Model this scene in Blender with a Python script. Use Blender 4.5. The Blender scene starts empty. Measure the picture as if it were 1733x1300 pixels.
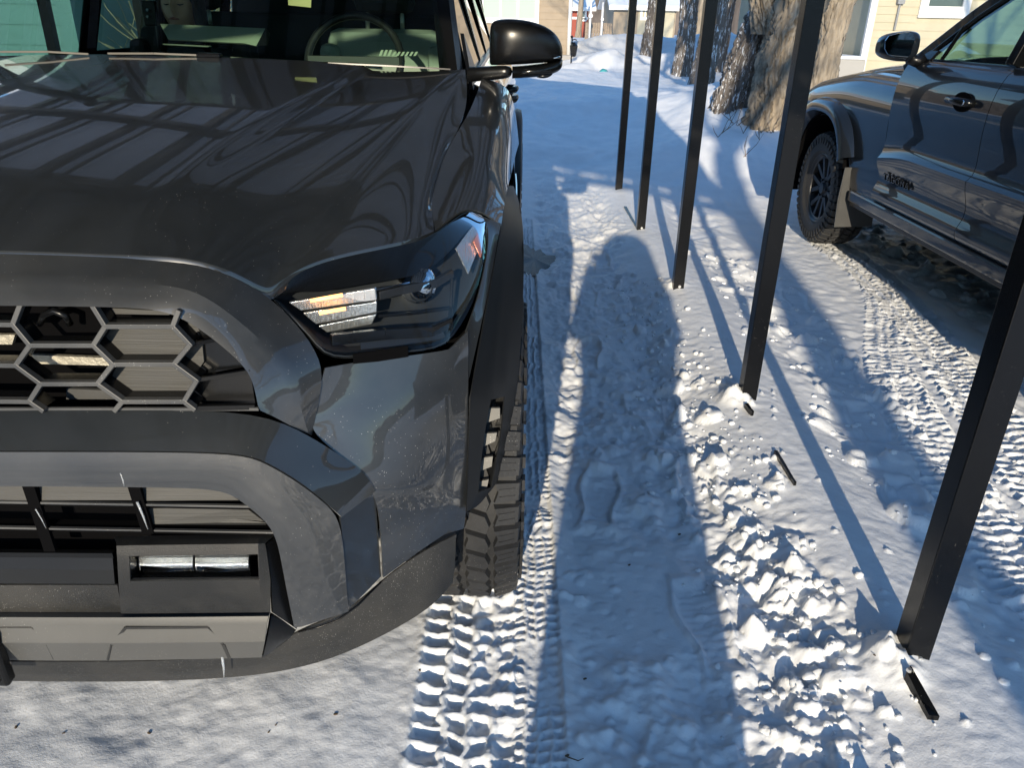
import bpy, math, random
import numpy as np
from mathutils import Vector, Matrix
random.seed(7); rng = np.random.default_rng(7)
SC = bpy.context.scene; COL = SC.collection

# ------------------------------------------------------------------ camera
CH = 1.40; TH = math.radians(25.3); RO = math.radians(1.17)
FW = np.array([0, math.cos(TH), -math.sin(TH)]); _u = np.array([0, math.sin(TH), math.cos(TH)]); _r = np.array([1., 0, 0])
RV = _r*math.cos(RO) + _u*math.sin(RO); UV = -_r*math.sin(RO) + _u*math.cos(RO); CP = np.array([0, 0, CH])
cam = bpy.data.cameras.new('camera'); cam.lens = 27.0; cam.sensor_width = 36.0; cam.clip_start = 0.02; cam.clip_end = 2000
co = bpy.data.objects.new('camera', cam); COL.objects.link(co); SC.camera = co
co.matrix_world = Matrix(((RV[0], UV[0], -FW[0], 0), (RV[1], UV[1], -FW[1], 0), (RV[2], UV[2], -FW[2], CH), (0, 0, 0, 1)))
# ------------------------------------------------------------------ sun and sky
SUN_EL = math.radians(15.8); SUN_AZ = math.radians(6.6)       # light travels towards +Y and a little +X
W = bpy.data.worlds.new('World'); SC.world = W; W.use_nodes = True
nt = W.node_tree; sky = nt.nodes.new('ShaderNodeTexSky'); sky.sky_type = 'NISHITA'; sky.sun_disc = False
sky.sun_elevation = SUN_EL; sky.sun_rotation = math.pi + SUN_AZ; sky.air_density = 1.0; sky.dust_density = 0.1; sky.ozone_density = 3.0
bg = nt.nodes['Background']; hs = nt.nodes.new('ShaderNodeHueSaturation'); hs.inputs['Saturation'].default_value = 1.12; nt.links.new(sky.outputs[0], hs.inputs['Color']); nt.links.new(hs.outputs[0], bg.inputs[0]); bg.inputs[1].default_value = 0.15
sl = bpy.data.lights.new('sun', 'SUN'); sl.energy = 3.2; sl.angle = math.radians(0.53); sl.color = (1.0, 0.86, 0.655)
so = bpy.data.objects.new('sun', sl); COL.objects.link(so)
ld = Vector((math.sin(SUN_AZ)*math.cos(SUN_EL), math.cos(SUN_AZ)*math.cos(SUN_EL), -math.sin(SUN_EL)))
so.rotation_euler = ld.to_track_quat('-Z', 'Y').to_euler(); so.location = (-3, -20, 8)
SC.view_settings.view_transform = 'Standard'; SC.view_settings.look = 'None'
SC.view_settings.exposure = 0.80; SC.view_settings.gamma = 1.0; SC.view_settings.use_curve_mapping = False

# ------------------------------------------------------------------ helpers
F0 = 1300.0
def ray(px, py): return FW*F0 + RV*(px-866.5) + UV*(650-py)
def UY(px, py, Y): d = ray(px, py); return CP + d*(Y/d[1])
def UZ(px, py, z=0.): d = ray(px, py); return CP + d*((z-CH)/d[2])
def UX(px, py, X): d = ray(px, py); return CP + d*(X/d[0])

def sstep(a, b, x):
    t = np.clip((x-a)/(b-a), 0, 1); return t*t*(3-2*t)
def hash2(ix, iy, s):
    h = (ix.astype(np.int64)*374761393 + iy.astype(np.int64)*668265263 + s*1442695041) & 0xffffffff
    h = ((h ^ (h >> 13))*1274126177) & 0xffffffff
    return ((h ^ (h >> 16)) & 0xffff)/65535.0
def vnoise(x, y, s=0):
    fx = np.floor(x); fy = np.floor(y); ix = fx.astype(np.int64); iy = fy.astype(np.int64)
    u = x-fx; v = y-fy; u = u*u*u*(u*(u*6-15)+10); v = v*v*v*(v*(v*6-15)+10)
    a = hash2(ix, iy, s); b = hash2(ix+1, iy, s); c = hash2(ix, iy+1, s); d = hash2(ix+1, iy+1, s)
    return (a+(b-a)*u)*(1-v) + (c+(d-c)*u)*v - 0.5
def fbm(x, y, sc, o=4, s=0, g=0.5):
    r = 0; a = 1.
    for i in range(o):
        ca, sa = math.cos(i*0.7), math.sin(i*0.7)
        r = r + a*vnoise((x*ca-y*sa)/sc+i*17.3, (x*sa+y*ca)/sc-i*9.1, s+i); a *= g; sc *= 0.5
    return r*2

# materials ----------------------------------------------------------
def mat(name, col, rough=0.5, metal=0.0, coat=0.0, dust=0.0, specks=0.0, bump=0.0, bscale=60., vary=0.0, vscale=6., col2=None, spec=0.5, stretch=None, dustcol=(0.36, 0.35, 0.32), emit=None, sss=0, snow=0):
    m = bpy.data.materials.new(name); m.use_nodes = True; n = m.node_tree; L = n.links
    p = n.nodes['Principled BSDF']; p.inputs['Roughness'].default_value = rough; p.inputs['Metallic'].default_value = metal
    p.inputs['Coat Weight'].default_value = coat; p.inputs['Coat IOR'].default_value = 1.6; p.inputs['Coat Roughness'].default_value = 0.03
    p.inputs['Specular IOR Level'].default_value = spec
    p.inputs['Base Color'].default_value = (*col, 1)
    tc = n.nodes.new('ShaderNodeTexCoord'); src = tc.outputs['Object']
    if stretch:
        mp = n.nodes.new('ShaderNodeMapping'); mp.inputs['Scale'].default_value = stretch; L.new(src, mp.inputs[0]); src = mp.outputs[0]
    cur = None
    def noise(scale, det=4, rg=0.55):
        t = n.nodes.new('ShaderNodeTexNoise'); t.inputs['Scale'].default_value = scale; t.inputs['Detail'].default_value = det
        t.inputs['Roughness'].default_value = rg; L.new(src, t.inputs['Vector']); return t.outputs['Fac']
    def ramp(f, a, b):
        t = n.nodes.new('ShaderNodeMapRange'); t.inputs[1].default_value = a; t.inputs[2].default_value = b; L.new(f, t.inputs[0]); return t.outputs[0]
    def mix(f, a, b):
        t = n.nodes.new('ShaderNodeMix'); t.data_type = 'RGBA'
        if isinstance(f, float): t.inputs[0].default_value = f
        else: L.new(f, t.inputs[0])
        for k, v in ((6, a), (7, b)):
            if isinstance(v, tuple): t.inputs[k].default_value = (*v, 1)
            else: L.new(v, t.inputs[k])
        return t.outputs[2]
    def mul(a, b):
        t = n.nodes.new('ShaderNodeMath'); t.operation = 'MULTIPLY'
        for k, v in ((0, a), (1, b)):
            if isinstance(v, float): t.inputs[k].default_value = v
            else: L.new(v, t.inputs[k])
        return t.outputs[0]
    if vary > 0:
        c2 = col2 if col2 else tuple(c*(1-vary) for c in col)
        cur = mix(ramp(noise(vscale, 6), 0.35, 0.65), col, c2)
    if snow:
        cur = mix(ramp(noise(snow, 5, .7), .56, .60), cur if cur is not None else col, (.75, .78, .82))
    if dust > 0:
        f = mul(ramp(noise(3.1, 8, 0.62), 0.36, 0.72), dust)
        cur = mix(f, cur if cur is not None else col, dustcol)
        ad = n.nodes.new('ShaderNodeMath'); ad.operation = 'ADD'; ad.inputs[1].default_value = rough; L.new(mul(f, 0.5), ad.inputs[0]); L.new(ad.outputs[0], p.inputs['Roughness'])
        ad2 = n.nodes.new('ShaderNodeMath'); ad2.operation = 'ADD'; ad2.inputs[1].default_value = 0.015; L.new(mul(f, 0.35), ad2.inputs[0]); L.new(ad2.outputs[0], p.inputs['Coat Roughness'])
    if specks > 0:
        v = n.nodes.new('ShaderNodeTexVoronoi'); v.inputs['Scale'].default_value = 300; L.new(src, v.inputs['Vector'])
        lt = n.nodes.new('ShaderNodeMath'); lt.operation = 'LESS_THAN'; lt.inputs[1].default_value = 0.20; L.new(v.outputs['Distance'], lt.inputs[0])
        sx = n.nodes.new('ShaderNodeSeparateXYZ'); L.new(v.outputs['Color'], sx.inputs[0])
        lt2 = n.nodes.new('ShaderNodeMath'); lt2.operation = 'LESS_THAN'; lt2.inputs[1].default_value = specks*0.35; L.new(sx.outputs[0], lt2.inputs[0])
        cur = mix(mul(mul(lt.outputs[0], ramp(noise(4.5, 4), .42, .62)), mul(lt2.outputs[0], 0.7)), cur if cur is not None else col, (0.5, 0.49, 0.46))
    if cur is not None: L.new(cur, p.inputs['Base Color'])
    if bump > 0:
        b = n.nodes.new('ShaderNodeBump'); b.inputs['Strength'].default_value = 1.0; b.inputs['Distance'].default_value = bump
        L.new(noise(bscale, 5, 0.6), b.inputs['Height']); L.new(b.outputs[0], p.inputs['Normal'])
    if emit: p.inputs['Emission Color'].default_value = (*emit[0], 1); p.inputs['Emission Strength'].default_value = emit[1]
    if sss: p.inputs['Subsurface Weight'].default_value = sss; p.inputs['Subsurface Radius'].default_value = (.03, .05, .09); p.inputs['Subsurface Scale'].default_value = .3
    return m
def glassmat(name, tint=(1, 1, 1), rough=0.0, ior=1.45):
    m = bpy.data.materials.new(name); m.use_nodes = True; n = m.node_tree; n.nodes.remove(n.nodes['Principled BSDF'])
    t = n.nodes.new('ShaderNodeBsdfTransparent'); t.inputs[0].default_value = (*tint, 1)
    g = n.nodes.new('ShaderNodeBsdfGlossy'); g.inputs['Roughness'].default_value = rough; g.inputs[0].default_value = (.95, .95, .95, 1)
    fr = n.nodes.new('ShaderNodeFresnel'); fr.inputs[0].default_value = ior
    mx = n.nodes.new('ShaderNodeMixShader'); n.links.new(fr.outputs[0], mx.inputs[0]); n.links.new(t.outputs[0], mx.inputs[1]); n.links.new(g.outputs[0], mx.inputs[2])
    n.links.new(mx.outputs[0], n.nodes['Material Output'].inputs[0]); return m

M = {}
M['paint'] = mat('suv_paint', (0.0185, 0.0220, 0.0260), 0.30, 0.0, 1.0, dust=0.03, specks=0.06, vscale=2, spec=.25)
M['paint_low'] = mat('suv_paint_dusty', (0.0185, 0.0215, 0.0255), 0.36, 0.0, 0.9, dust=0.11, specks=0.30, dustcol=(.30, .30, .29))
M['tpaint'] = mat('truck_paint', (0.009, 0.012, 0.017), 0.28, 0.0, 1.0, dust=0.004, spec=.1)
M['tpaint'].node_tree.nodes['Principled BSDF'].inputs['Coat IOR'].default_value = 1.42
M['blk'] = mat('textured_black_plastic', (0.012, 0.013, 0.014), 0.5, dust=0.22, specks=0.8, bump=0.0012, bscale=420, dustcol=(.2, .19, .17))
M['blks'] = mat('satin_black_plastic', (0.0045, 0.005, 0.006), 0.27, dust=0.008, spec=.3)
M['flare'] = mat('flare_black_plastic', (0.006, 0.0072, 0.009), 0.38, dust=0.012, spec=.35)
M['dark'] = mat('matt_black', (0.003, 0.003, 0.0035), 0.9, spec=0.05)
M['gloss'] = mat('gloss_black', (0.004, 0.0045, 0.005), 0.16, coat=0.0, spec=.35)
M['hex'] = mat('grille_frame_plastic', (0.045, 0.048, 0.052), 0.42, dust=0.2, specks=0.4)
M['plate'] = mat('ribbed_grille_plate', (0.060, 0.060, 0.057), 0.6, bump=0.0012, bscale=50, stretch=(0.02, 0.02, 9), vary=.25, vscale=40)
M['skid'] = mat('silver_skid_trim', (0.078, 0.079, 0.077), 0.45, 0.1, dust=0.3, specks=0.6, dustcol=(.14, .14, .135))
M['alu'] = mat('pale_metal', (0.55, 0.53, 0.48), 0.35, 0.7)
M['radiator'] = mat('radiator_core', (0.45, 0.42, 0.34), 0.5, 0.5, bump=0.004, bscale=90)
M['rubber'] = mat('tyre_rubber', (0.013, 0.014, 0.016), 0.62, bump=0.0010, bscale=160, vary=0.3, vscale=30, dust=.3, dustcol=(.10, .10, .10), specks=.3)
M['wheel'] = mat('black_alloy', (0.028, 0.029, 0.032), 0.38, 0.3)
M['chrome'] = mat('reflector_chrome', (0.82, 0.82, 0.82), 0.12, 1.0)
M['lampblock'] = mat('ribbed_reflector', (0.80, 0.80, 0.78), 0.22, 0.85, bump=0.004, bscale=30, stretch=(9, 1, 1))
M['amber'] = mat('amber_bulb', (0.9, 0.45, 0.15), 0.4, emit=((1.0, 0.42, 0.12), 2.2))
M['ambertr'] = mat('amber_reflector', (0.65, 0.16, 0.05), 0.25, 0.3, coat=.5)
M['lens'] = glassmat('lamp_lens_clear', (0.86, 0.90, 0.93), ior=1.2)
M['glass'] = glassmat('windshield_glass', (0.62, 0.76, 0.68), ior=1.16)
M['glassd'] = glassmat('side_glass', (0.45, 0.62, 0.56), ior=1.7)
M['mirror'] = mat('mirror_glass', (0.30, 0.34, 0.38), 0.02, 1.0)
M['post'] = mat('black_powder_coat', (0.0035, 0.0038, 0.0045), 0.25, 0.0, coat=.0, spec=.3, specks=.12, vary=0.25, vscale=9, bump=.0003, bscale=300)
M['roof'] = mat('carport_sheet', (0.50, 0.52, 0.56), 0.45, 0.1, vary=0.12, vscale=3)

def sheetmat():
    m = bpy.data.materials.new('carport_sheet'); m.use_nodes = True; n = m.node_tree; n.nodes.remove(n.nodes['Principled BSDF'])
    t = n.nodes.new('ShaderNodeBsdfTranslucent'); t.inputs[0].default_value = (.62, .66, .72, 1); d = n.nodes.new('ShaderNodeBsdfDiffuse'); d.inputs[0].default_value = (.6, .63, .68, 1)
    x = n.nodes.new('ShaderNodeMixShader'); x.inputs[0].default_value = .55; n.links.new(t.outputs[0], x.inputs[1]); n.links.new(d.outputs[0], x.inputs[2]); n.links.new(x.outputs[0], n.nodes['Material Output'].inputs[0]); return m
M['roof'] = sheetmat()
M['bolt'] = mat('zinc_bolt', (0.75, 0.75, 0.73), 0.3, 0.8)
M['bark'] = mat('tree_bark', (0.36, 0.305, 0.235), 0.9, vary=0.45, vscale=22, bump=0.010, bscale=60, stretch=(1, 1, 0.12))
M['barkd'] = mat('dark_tree_bark', (0.19, 0.165, 0.145), 0.9, snow=30, vary=0.45, vscale=22, bump=0.010, bscale=60, stretch=(1, 1, 0.12))
M['twig'] = mat('bare_twigs', (0.17, 0.125, 0.09), 0.9)
M['ice'] = mat('ice', (0.75, 0.80, 0.85), 0.1, coat=.5); M['ice'].node_tree.nodes['Principled BSDF'].inputs['Transmission Weight'].default_value = .6
M['interior'] = mat('dark_cabin_trim', (0.018, 0.020, 0.022), 0.75)
M['seat'] = mat('pale_seat_fabric', (0.34, 0.37, 0.32), 0.8)
M['tray'] = mat('pale_dash_panel', (0.42, 0.47, 0.37), 0.7)
M['skin'] = mat('skin', (0.60, 0.35, 0.24), 0.5)
M['hair'] = mat('dark_hair', (0.012, 0.009, 0.008), 0.5)
M['coatc'] = mat('dark_jacket', (0.03, 0.035, 0.045), 0.85)
M['flap'] = mat('mud_flap_rubber', (0.022, 0.024, 0.026), 0.5, dust=.08)
M['asph'] = mat('wet_asphalt', (0.020, 0.021, 0.023), 0.45, bump=.003, bscale=200, vary=.4, vscale=40)
M['screen'] = mat('sticker_yellow', (0.75, 0.66, 0.35), .6)

def setp(o, label=None, cat=None, group=None, kind=None):
    if label: o['label'] = label
    if cat: o['category'] = cat
    if group: o['group'] = group
    if kind: o['kind'] = kind
    return o
def empty(name, loc, label, cat, group=None):
    o = bpy.data.objects.new(name, None); o.empty_display_size = 0.1; COL.objects.link(o); o.location = loc
    return setp(o, label, cat, group)
def par(o, p):
    o.parent = p
    r = p; T = Matrix.Identity(4); chain = []
    while r: chain.append(r); r = r.parent
    for q in reversed(chain): T = T @ q.matrix_parent_inverse @ q.matrix_basis
    o.matrix_parent_inverse = T.inverted()
def obj(name, V, Fc, m, parent=None, smooth=True, angle=None):
    me = bpy.data.meshes.new(name); me.from_pydata([tuple(map(float, v)) for v in V], [], [tuple(int(i) for i in f) for f in Fc]); me.update()
    me.materials.append(M[m] if isinstance(m, str) else m)
    if smooth: me.polygons.foreach_set('use_smooth', [True]*len(me.polygons))
    if angle:
        me.set_sharp_from_angle(angle=math.radians(angle))
    o = bpy.data.objects.new(name, me); COL.objects.link(o)
    if parent: par(o, parent)
    return o
class MB:
    def __init__(s): s.V = []; s.F = []
    def add(s, V, Fc):
        n = len(s.V); s.V += [tuple(v) for v in V]; s.F += [tuple(i+n for i in f) for f in Fc]; return s
    def box(s, a, b, T=None):
        x0, y0, z0 = a; x1, y1, z1 = b
        V = [(x0, y0, z0), (x1, y0, z0), (x1, y1, z0), (x0, y1, z0), (x0, y0, z1), (x1, y0, z1), (x1, y1, z1), (x0, y1, z1)]
        if T is not None: V = [tuple(T @ Vector(v)) for v in V]
        return s.add(V, [(0, 3, 2, 1), (4, 5, 6, 7), (0, 1, 5, 4), (1, 2, 6, 5), (2, 3, 7, 6), (3, 0, 4, 7)])
    def bar(s, p, q, w, h=None, up=(0, 0, 1)):
        p = Vector(p); q = Vector(q); d = (q-p).normalized(); a = d.cross(Vector(up))
        if a.length < 1e-4: a = d.cross(Vector((0, 1, 0)))
        a.normalize(); b = a.cross(d); h = h or w; a *= w/2; b *= h/2
        V = [p-a-b, p+a-b, p+a+b, p-a+b, q-a-b, q+a-b, q+a+b, q-a+b]
        return s.add(V, [(0, 3, 2, 1), (4, 5, 6, 7), (0, 1, 5, 4), (1, 2, 6, 5), (2, 3, 7, 6), (3, 0, 4, 7)])
    def tube(s, pts, rad, n=8, cap=True):
        P = [Vector(p) for p in pts]; rad = rad if isinstance(rad, (list, tuple)) else [rad]*len(P); V = []; Fc = []
        a = None
        for i, p in enumerate(P):
            d = (P[min(i+1, len(P)-1)]-P[max(i-1, 0)]).normalized()
            if a is None: a = d.cross(Vector((0, 0, 1)));  a = a if a.length > .05 else d.cross(Vector((0, 1, 0)))
            a = (a-d*a.dot(d)).normalized(); b = d.cross(a)
            for k in range(n):
                t = 2*math.pi*k/n; V.append(p+(a*math.cos(t)+b*math.sin(t))*rad[i])
        for i in range(len(P)-1):
            for k in range(n): Fc.append((i*n+k, i*n+(k+1) % n, (i+1)*n+(k+1) % n, (i+1)*n+k))
        if cap: Fc.append(tuple(reversed(range(n)))); Fc.append(tuple(range((len(P)-1)*n, len(P)*n)))
        return s.add(V, Fc)
    def slab(s, poly, off):           # polygon + copy shifted by off
        n = len(poly); off = np.array(off); V = [tuple(p) for p in poly]+[tuple(np.array(p)+off) for p in poly]
        return s.add(V, [tuple(range(n)), tuple(reversed(range(n, 2*n)))]+[(i, i+n, (i+1) % n+n, (i+1) % n) for i in range(n)])
    def build(s, name, m, parent=None, smooth=False, angle=None, bevel=0, mir=False):
        V = list(s.V); Fc = list(s.F)
        if mir:
            n = len(V); V += [(2*XC-v[0], v[1], v[2]) for v in V]; Fc += [tuple(n+i for i in reversed(f)) for f in s.F]
        o = obj(name, V, Fc, m, parent, smooth, angle)
        if bevel:
            b = o.modifiers.new('bevel', 'BEVEL'); b.width = bevel; b.segments = 2; b.limit_method = 'ANGLE'
        return o
XC = -1.05
def patch(name, rows, m, parent=None, sub=2, cr=(), cc=(), thick=0.004, mirror=False, skip=(), both=False, w=1.0):
    """rows of 3-D control points -> smooth sheet with creased rows/columns. both=True adds the other side of the vehicle"""
    R = len(rows); Cn = len(rows[0]); V = [tuple(p) for r in rows for p in r]
    Fc = [(i*Cn+j, i*Cn+j+1, (i+1)*Cn+j+1, (i+1)*Cn+j) for i in range(R-1) for j in range(Cn-1) if (i, j) not in skip]
    nV = len(V)
    if both:
        V += [(2*XC-x, y, z) for x, y, z in V]; Fc += [tuple(nV+k for k in reversed(f)) for f in Fc]
    o = obj(name, V, Fc, m, parent)
    me = o.data
    at = me.attributes.new('crease_edge', 'FLOAT', 'EDGE')
    for e in me.edges:
        a, b = e.vertices[0] % nV, e.vertices[1] % nV; ra, ca, rb, cb = a//Cn, a % Cn, b//Cn, b % Cn
        if (ra == rb and ra in cr) or (ca == cb and ca in cc): at.data[e.index].value = w
    if sub:
        s = o.modifiers.new('sub', 'SUBSURF'); s.levels = s.render_levels = sub; s.boundary_smooth = 'PRESERVE_CORNERS'
    if thick:
        o['_e'] = 1
        s = o.modifiers.new('solid', 'SOLIDIFY'); s.thickness = thick; s.offset = -1 if thick > 0 else 1; s.thickness = abs(thick); del o['_e']; e_ = o.modifiers.new('split', 'EDGE_SPLIT'); e_.split_angle = math.radians(26)
    return o
def tr(rows): return [[UY(*p) for p in r] for r in rows]
def dens(pl, n):
    """resample polyline of (px,py,Y) to n points"""
    P = np.array(pl, float); d = np.r_[0, np.cumsum(np.hypot(np.diff(P[:, 0]), np.diff(P[:, 1]))+1e-6)]; t = np.linspace(0, d[-1], n)
    return [tuple(np.interp(x, d, P[:, k]) for k in range(3)) for x in t]
def ribbon(p, q, steps=1, n=None):
    """ruled sheet between two traced lines"""
    n = n or max(len(p), len(q)); a = dens(p, n); b = dens(q, n)
    return [[tuple(np.array(a[i])*(1-t)+np.array(b[i])*t) for i in range(n)] for t in np.linspace(0, 1, steps+1)]

# ------------------------------------------------------------------ snow ground
def rise(X, Y): return 0.42*sstep(5.8, 11.5, Y) + 0.05*sstep(1.4, 3.2, X)*sstep(6.2, 8, Y)
def trk_c(Y): return 2.27 - 0.34*sstep(4.6, 2.4, Y) if False else 2.26 - 0.36*(1-sstep(1.6, 5.0, Y))
def tread(u, v, p=0.046):
    """raised snow (0..1) left by a tyre tread; u 0..1 across, v metres along"""
    r = np.zeros_like(u)
    zz = 0.018*np.abs(((v/p) % 1)*2-1)
    for c in (0.27, 0.5, 0.73): r = np.maximum(r, 1-sstep(0.022, 0.060, np.abs(u-c-zz*2+.018)))
    for lo, hi, off, sk in ((0, .27, 0, .25), (.27, .5, .35, 1.1), (.5, .73, .8, -1.1), (.73, 1.0, .45, -.25)):
        w = (((v/p)+off+(u-lo)*sk*1.6) % 1.0); w = np.minimum(w, 1-w)
        r = np.maximum(r, (1-sstep(0.10, 0.24, w))*((u >= lo-.02) & (u < hi+.02)))
    return r
def smooth_h(X, Y):
    h = rise(X, Y)
    near = 1-sstep(6.5, 9, Y)
    ridge = np.exp(-((X-0.98-.03*np.sin(Y*2.1))/0.23)**2)
    h = h + near*0.075*ridge
    off = sstep(6.5, 9.0, Y)
    h = h + off*(fbm(X, Y, 4.0, 3, 5)*0.09 + fbm(X*1.0, Y*1.0, 1.2, 3, 9)*0.03)
    # drift under the big tree and along the far end of the drive
    h = h + 0.40*np.exp(-(((X-2.9)/0.9)**2 + ((Y-9.6)/1.0)**2)) + 0.16*np.exp(-(((X-1.9)/0.8)**2 + ((Y-8.2)/0.55)**2))
    h = h + 0.10*np.exp(-(((Y-10.2-.25*np.sin(X*1.7))/0.5)**2))*(X < 6)*(1-sstep(2.0, 3, X))
    # ploughed banks on the street side
    h = h + (0.55+0.16*fbm(X, Y, 1.6, 4, 3))*np.exp(-((Y-27.5)/1.7)**2) + .3*np.exp(-((Y-21)/1.0)**2)*sstep(-.5, 2, X)*(.6+fbm(X, Y, 1.3, 3, 8))*(1-sstep(8, 12, X))
    return h
def height(X, Y):
    h = smooth_h(X, Y); near = 1-sstep(6.0, 8.5, Y)
    # trodden lane between the truck and the posts
    lane = sstep(0.10, 0.22, X)*(1-sstep(0.62, 0.80, X+0.05*fbm(X, Y, .3, 2, 31)))
    m_l = lane*near*sstep(-.5, .3, fbm(X+3, Y, .55, 2, 21)+.25)
    h = h - 0.022*lane*near
    h = h + near*np.maximum(m_l, lane*sstep(1.9, 2.6, Y))*(fbm(X, Y, 0.15, 5, 41, .64)*0.016)
    # broken crust along the foot of the ridge
    e = np.exp(-((X-0.70-.07*fbm(X*0, Y, .35, 3, 33)+.02*Y*0)/0.11)**2)
    cr = fbm(X, Y, 0.10, 4, 51, .6)
    pm = sstep(-.35, .35, fbm(X+5, Y, .34, 2, 57)); h = h + near*(1-sstep(2.2, 3.4, Y)*.55)*e*(.25+.95*pm)*(np.abs(cr)*0.034 - .008 + .011*fbm(X, Y, .03, 2, 52))
    # right-hand lane
    rl = sstep(1.18, 1.42, X)*(1-sstep(2.7, 3.4, X))*near
    h = h - .018*rl
    lump = sstep(1.15, 1.3, X)*(1-sstep(1.55, 1.75, X))*near
    h = h + lump*(fbm(X, Y, 0.24, 4, 61, .5)*0.022) + rl*(1-lump)*fbm(X, Y, .07, 3, 63)*.004
    # plain fresh snow at the front of the truck
    fr = (1-sstep(-.42, -.26, X))*(1-sstep(1.6, 2.2, Y))
    h = h + fr*(fbm(X, Y, .42, 3, 71)*.015 + fbm(X, Y, .05, 3, 72)*.0010 + .012)
    h = h + near*fbm(X, Y, .035, 3, 81)*.0016 + (1-near)*(fbm(X, Y, .5, 4, 82)*.026+fbm(X, Y, .14, 3, 83)*.005)
    # tracks: under the tyre, the older pass beside it, and the two runs behind the other truck
    def press(h, X, Y, xc, w, depth, tall, p, ph, y0, y1, strength, rim=.012, ero=.25):
        u = (X-xc)/w+.5; ins = sstep(-.03, .03, u)*(1-sstep(.97, 1.03, u))
        lon = sstep(y0-.05, y0+.05, Y)*(1-sstep(y1-.05, y1+.05, Y))
        fade = strength*np.clip(1+ero*fbm(X, Y, .11, 3, 91), 0, 1.15)
        uw = u+fbm(X, Y, .06, 2, 191)*.022*(1+2*ero); vw = Y+ph+fbm(X, Y, .09, 2, 192)*.006*(1+2*ero)
        t = tread(np.clip(uw, 0, 1), vw, p)
        fill = sstep(.48, .80, u+.25*fbm(X, Y, .12, 2, 193))*(ero < .2); t = t*(1-.75*fill)+fill*(.35+.5*np.clip(fbm(X, Y, .035, 3, 194), -.5, 1))
        hh = -depth+tall*t*fade+fbm(X, Y, .02, 2, 95)*.0016
        base = h
        r = base*(1-ins*lon)+(base*.25+hh)*ins*lon
        edge = np.exp(-((np.abs(u-.5)-.5)*w/.02)**2)*lon
        return r+edge*rim*np.clip(.6+fbm(X, Y, .03, 3, 97), 0, 2)*.6
    h = press(h, X, Y, -0.085, .235, .030, .026, .055, 0, -1, 6.2, 1.0, rim=.008, ero=.19)
    h = press(h, X, Y, 0.075, .11, .016, .012, .030, .01, -1, 6.0, .8, rim=.006, ero=.9)
    xc = 2.27-0.50*(1-sstep(1.4, 5.0, Y))
    h = press(h, X, Y, xc-.30*(1-sstep(3.0, 4.8, Y)), .23, .020, .020, .045, .01, -1, 4.7, .9, rim=.008, ero=.6)
    h = press(h, X, Y, xc, .26, .036, .034, .050, 0, -1, 5.5, 1.0, rim=.018, ero=.25)
    # dirty packed snow under the other truck
    h = h + .02*np.clip(fbm(X, Y, .22, 4, 99, .6), -.3, 1)*(X > 2.45)*(X < 4.2)*(Y > 3.2)*(Y < 6.3)
    ex = np.exp(-((X+.085)/.13)**4)*(1-sstep(1.7, 2, Y)); h = h + ex*(fbm(X, Y, .07, 4, 201, .6)*.006)
    # thawed hollow with bare asphalt showing
    h = h - .03*np.exp(-(((X-.13)/.13)**2+((Y-4.95)/.36)**2)**2)
    # scoop and snow plug at the nearest post, wind lip at the others
    for (x, y, a) in ((.90, 1.36, .055), (.885, 2.75, .06), (.90, 4.2, .03)):
        h = h + a*np.exp(-(((X-x)/.055)**2+((Y-y)/.075)**2)**1.3)*(1+.5*fbm(X, Y, .04, 3, 14))
    return h
def axis(segs):
    out = [segs[0][0]]
    for a, b, s0, s1 in segs:
        x = a
        while x < b-1e-9:
            t = (x-a)/(b-a); st = s0*(s1/s0)**t; x = min(b, x+st); out.append(x)
    return np.array(sorted(set(np.round(out, 5))))
xs = axis([(-80, -8, 8, .6), (-8, -2.2, .3, .05), (-2.2, -.8, .03, .012), (-.8, -.25, .0085, .0065), (-.25, .12, .0044, .0044), (.12, 1.15, .0070, .0070), (1.15, 2.7, .0085, .0095), (2.7, 4.5, .02, .04), (4.5, 14, .05, .5), (14, 90, 1, 8)])
ys = axis([(-60, -3, 8, .8), (-3, .55, .3, .03), (.55, 2.0, .0046, .0062), (2.0, 3.2, .0068, .0105), (3.2, 6.4, .0115, .028), (6.4, 14, .03, .07), (14, 34, .09, .3), (34, 160, .6, 9)])
GX, GY = np.meshgrid(xs, ys); GZ = height(GX, GY)
# clods, crumbs and foot prints set one by one on the sheet
def splat(x, y, fn, rad):
    i0, i1 = np.searchsorted(ys, (y-rad, y+rad)); j0, j1 = np.searchsorted(xs, (x-rad, x+rad))
    if i1-i0 < 2 or j1-j0 < 2: return
    sl_ = (slice(i0, i1), slice(j0, j1)); GZ[sl_] = fn(GX[sl_]-x, GY[sl_]-y, GZ[sl_])
def clod(x, y, r, hgt):
    a = random.random()*3; e = random.uniform(.6, 1); sx, sy = random.uniform(-.7, .7), random.uniform(-.7, .7); fl = random.random() < .6
    def fn(dx, dy, z):
        u = (dx*math.cos(a)+dy*math.sin(a))/r; v = (-dx*math.sin(a)+dy*math.cos(a))/(r*e)
        d = (np.abs(u)**2.6+np.abs(v)**2.6)
        if fl: return z+hgt*np.clip((1-d)*3.0, 0, 1)*(.75+.55*sx*u+.55*sy*v)
        return z+hgt*np.clip(1-d, 0, 1)**.5*(1+sx*u+sy*v)
    splat(x, y, fn, r*1.05)
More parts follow.
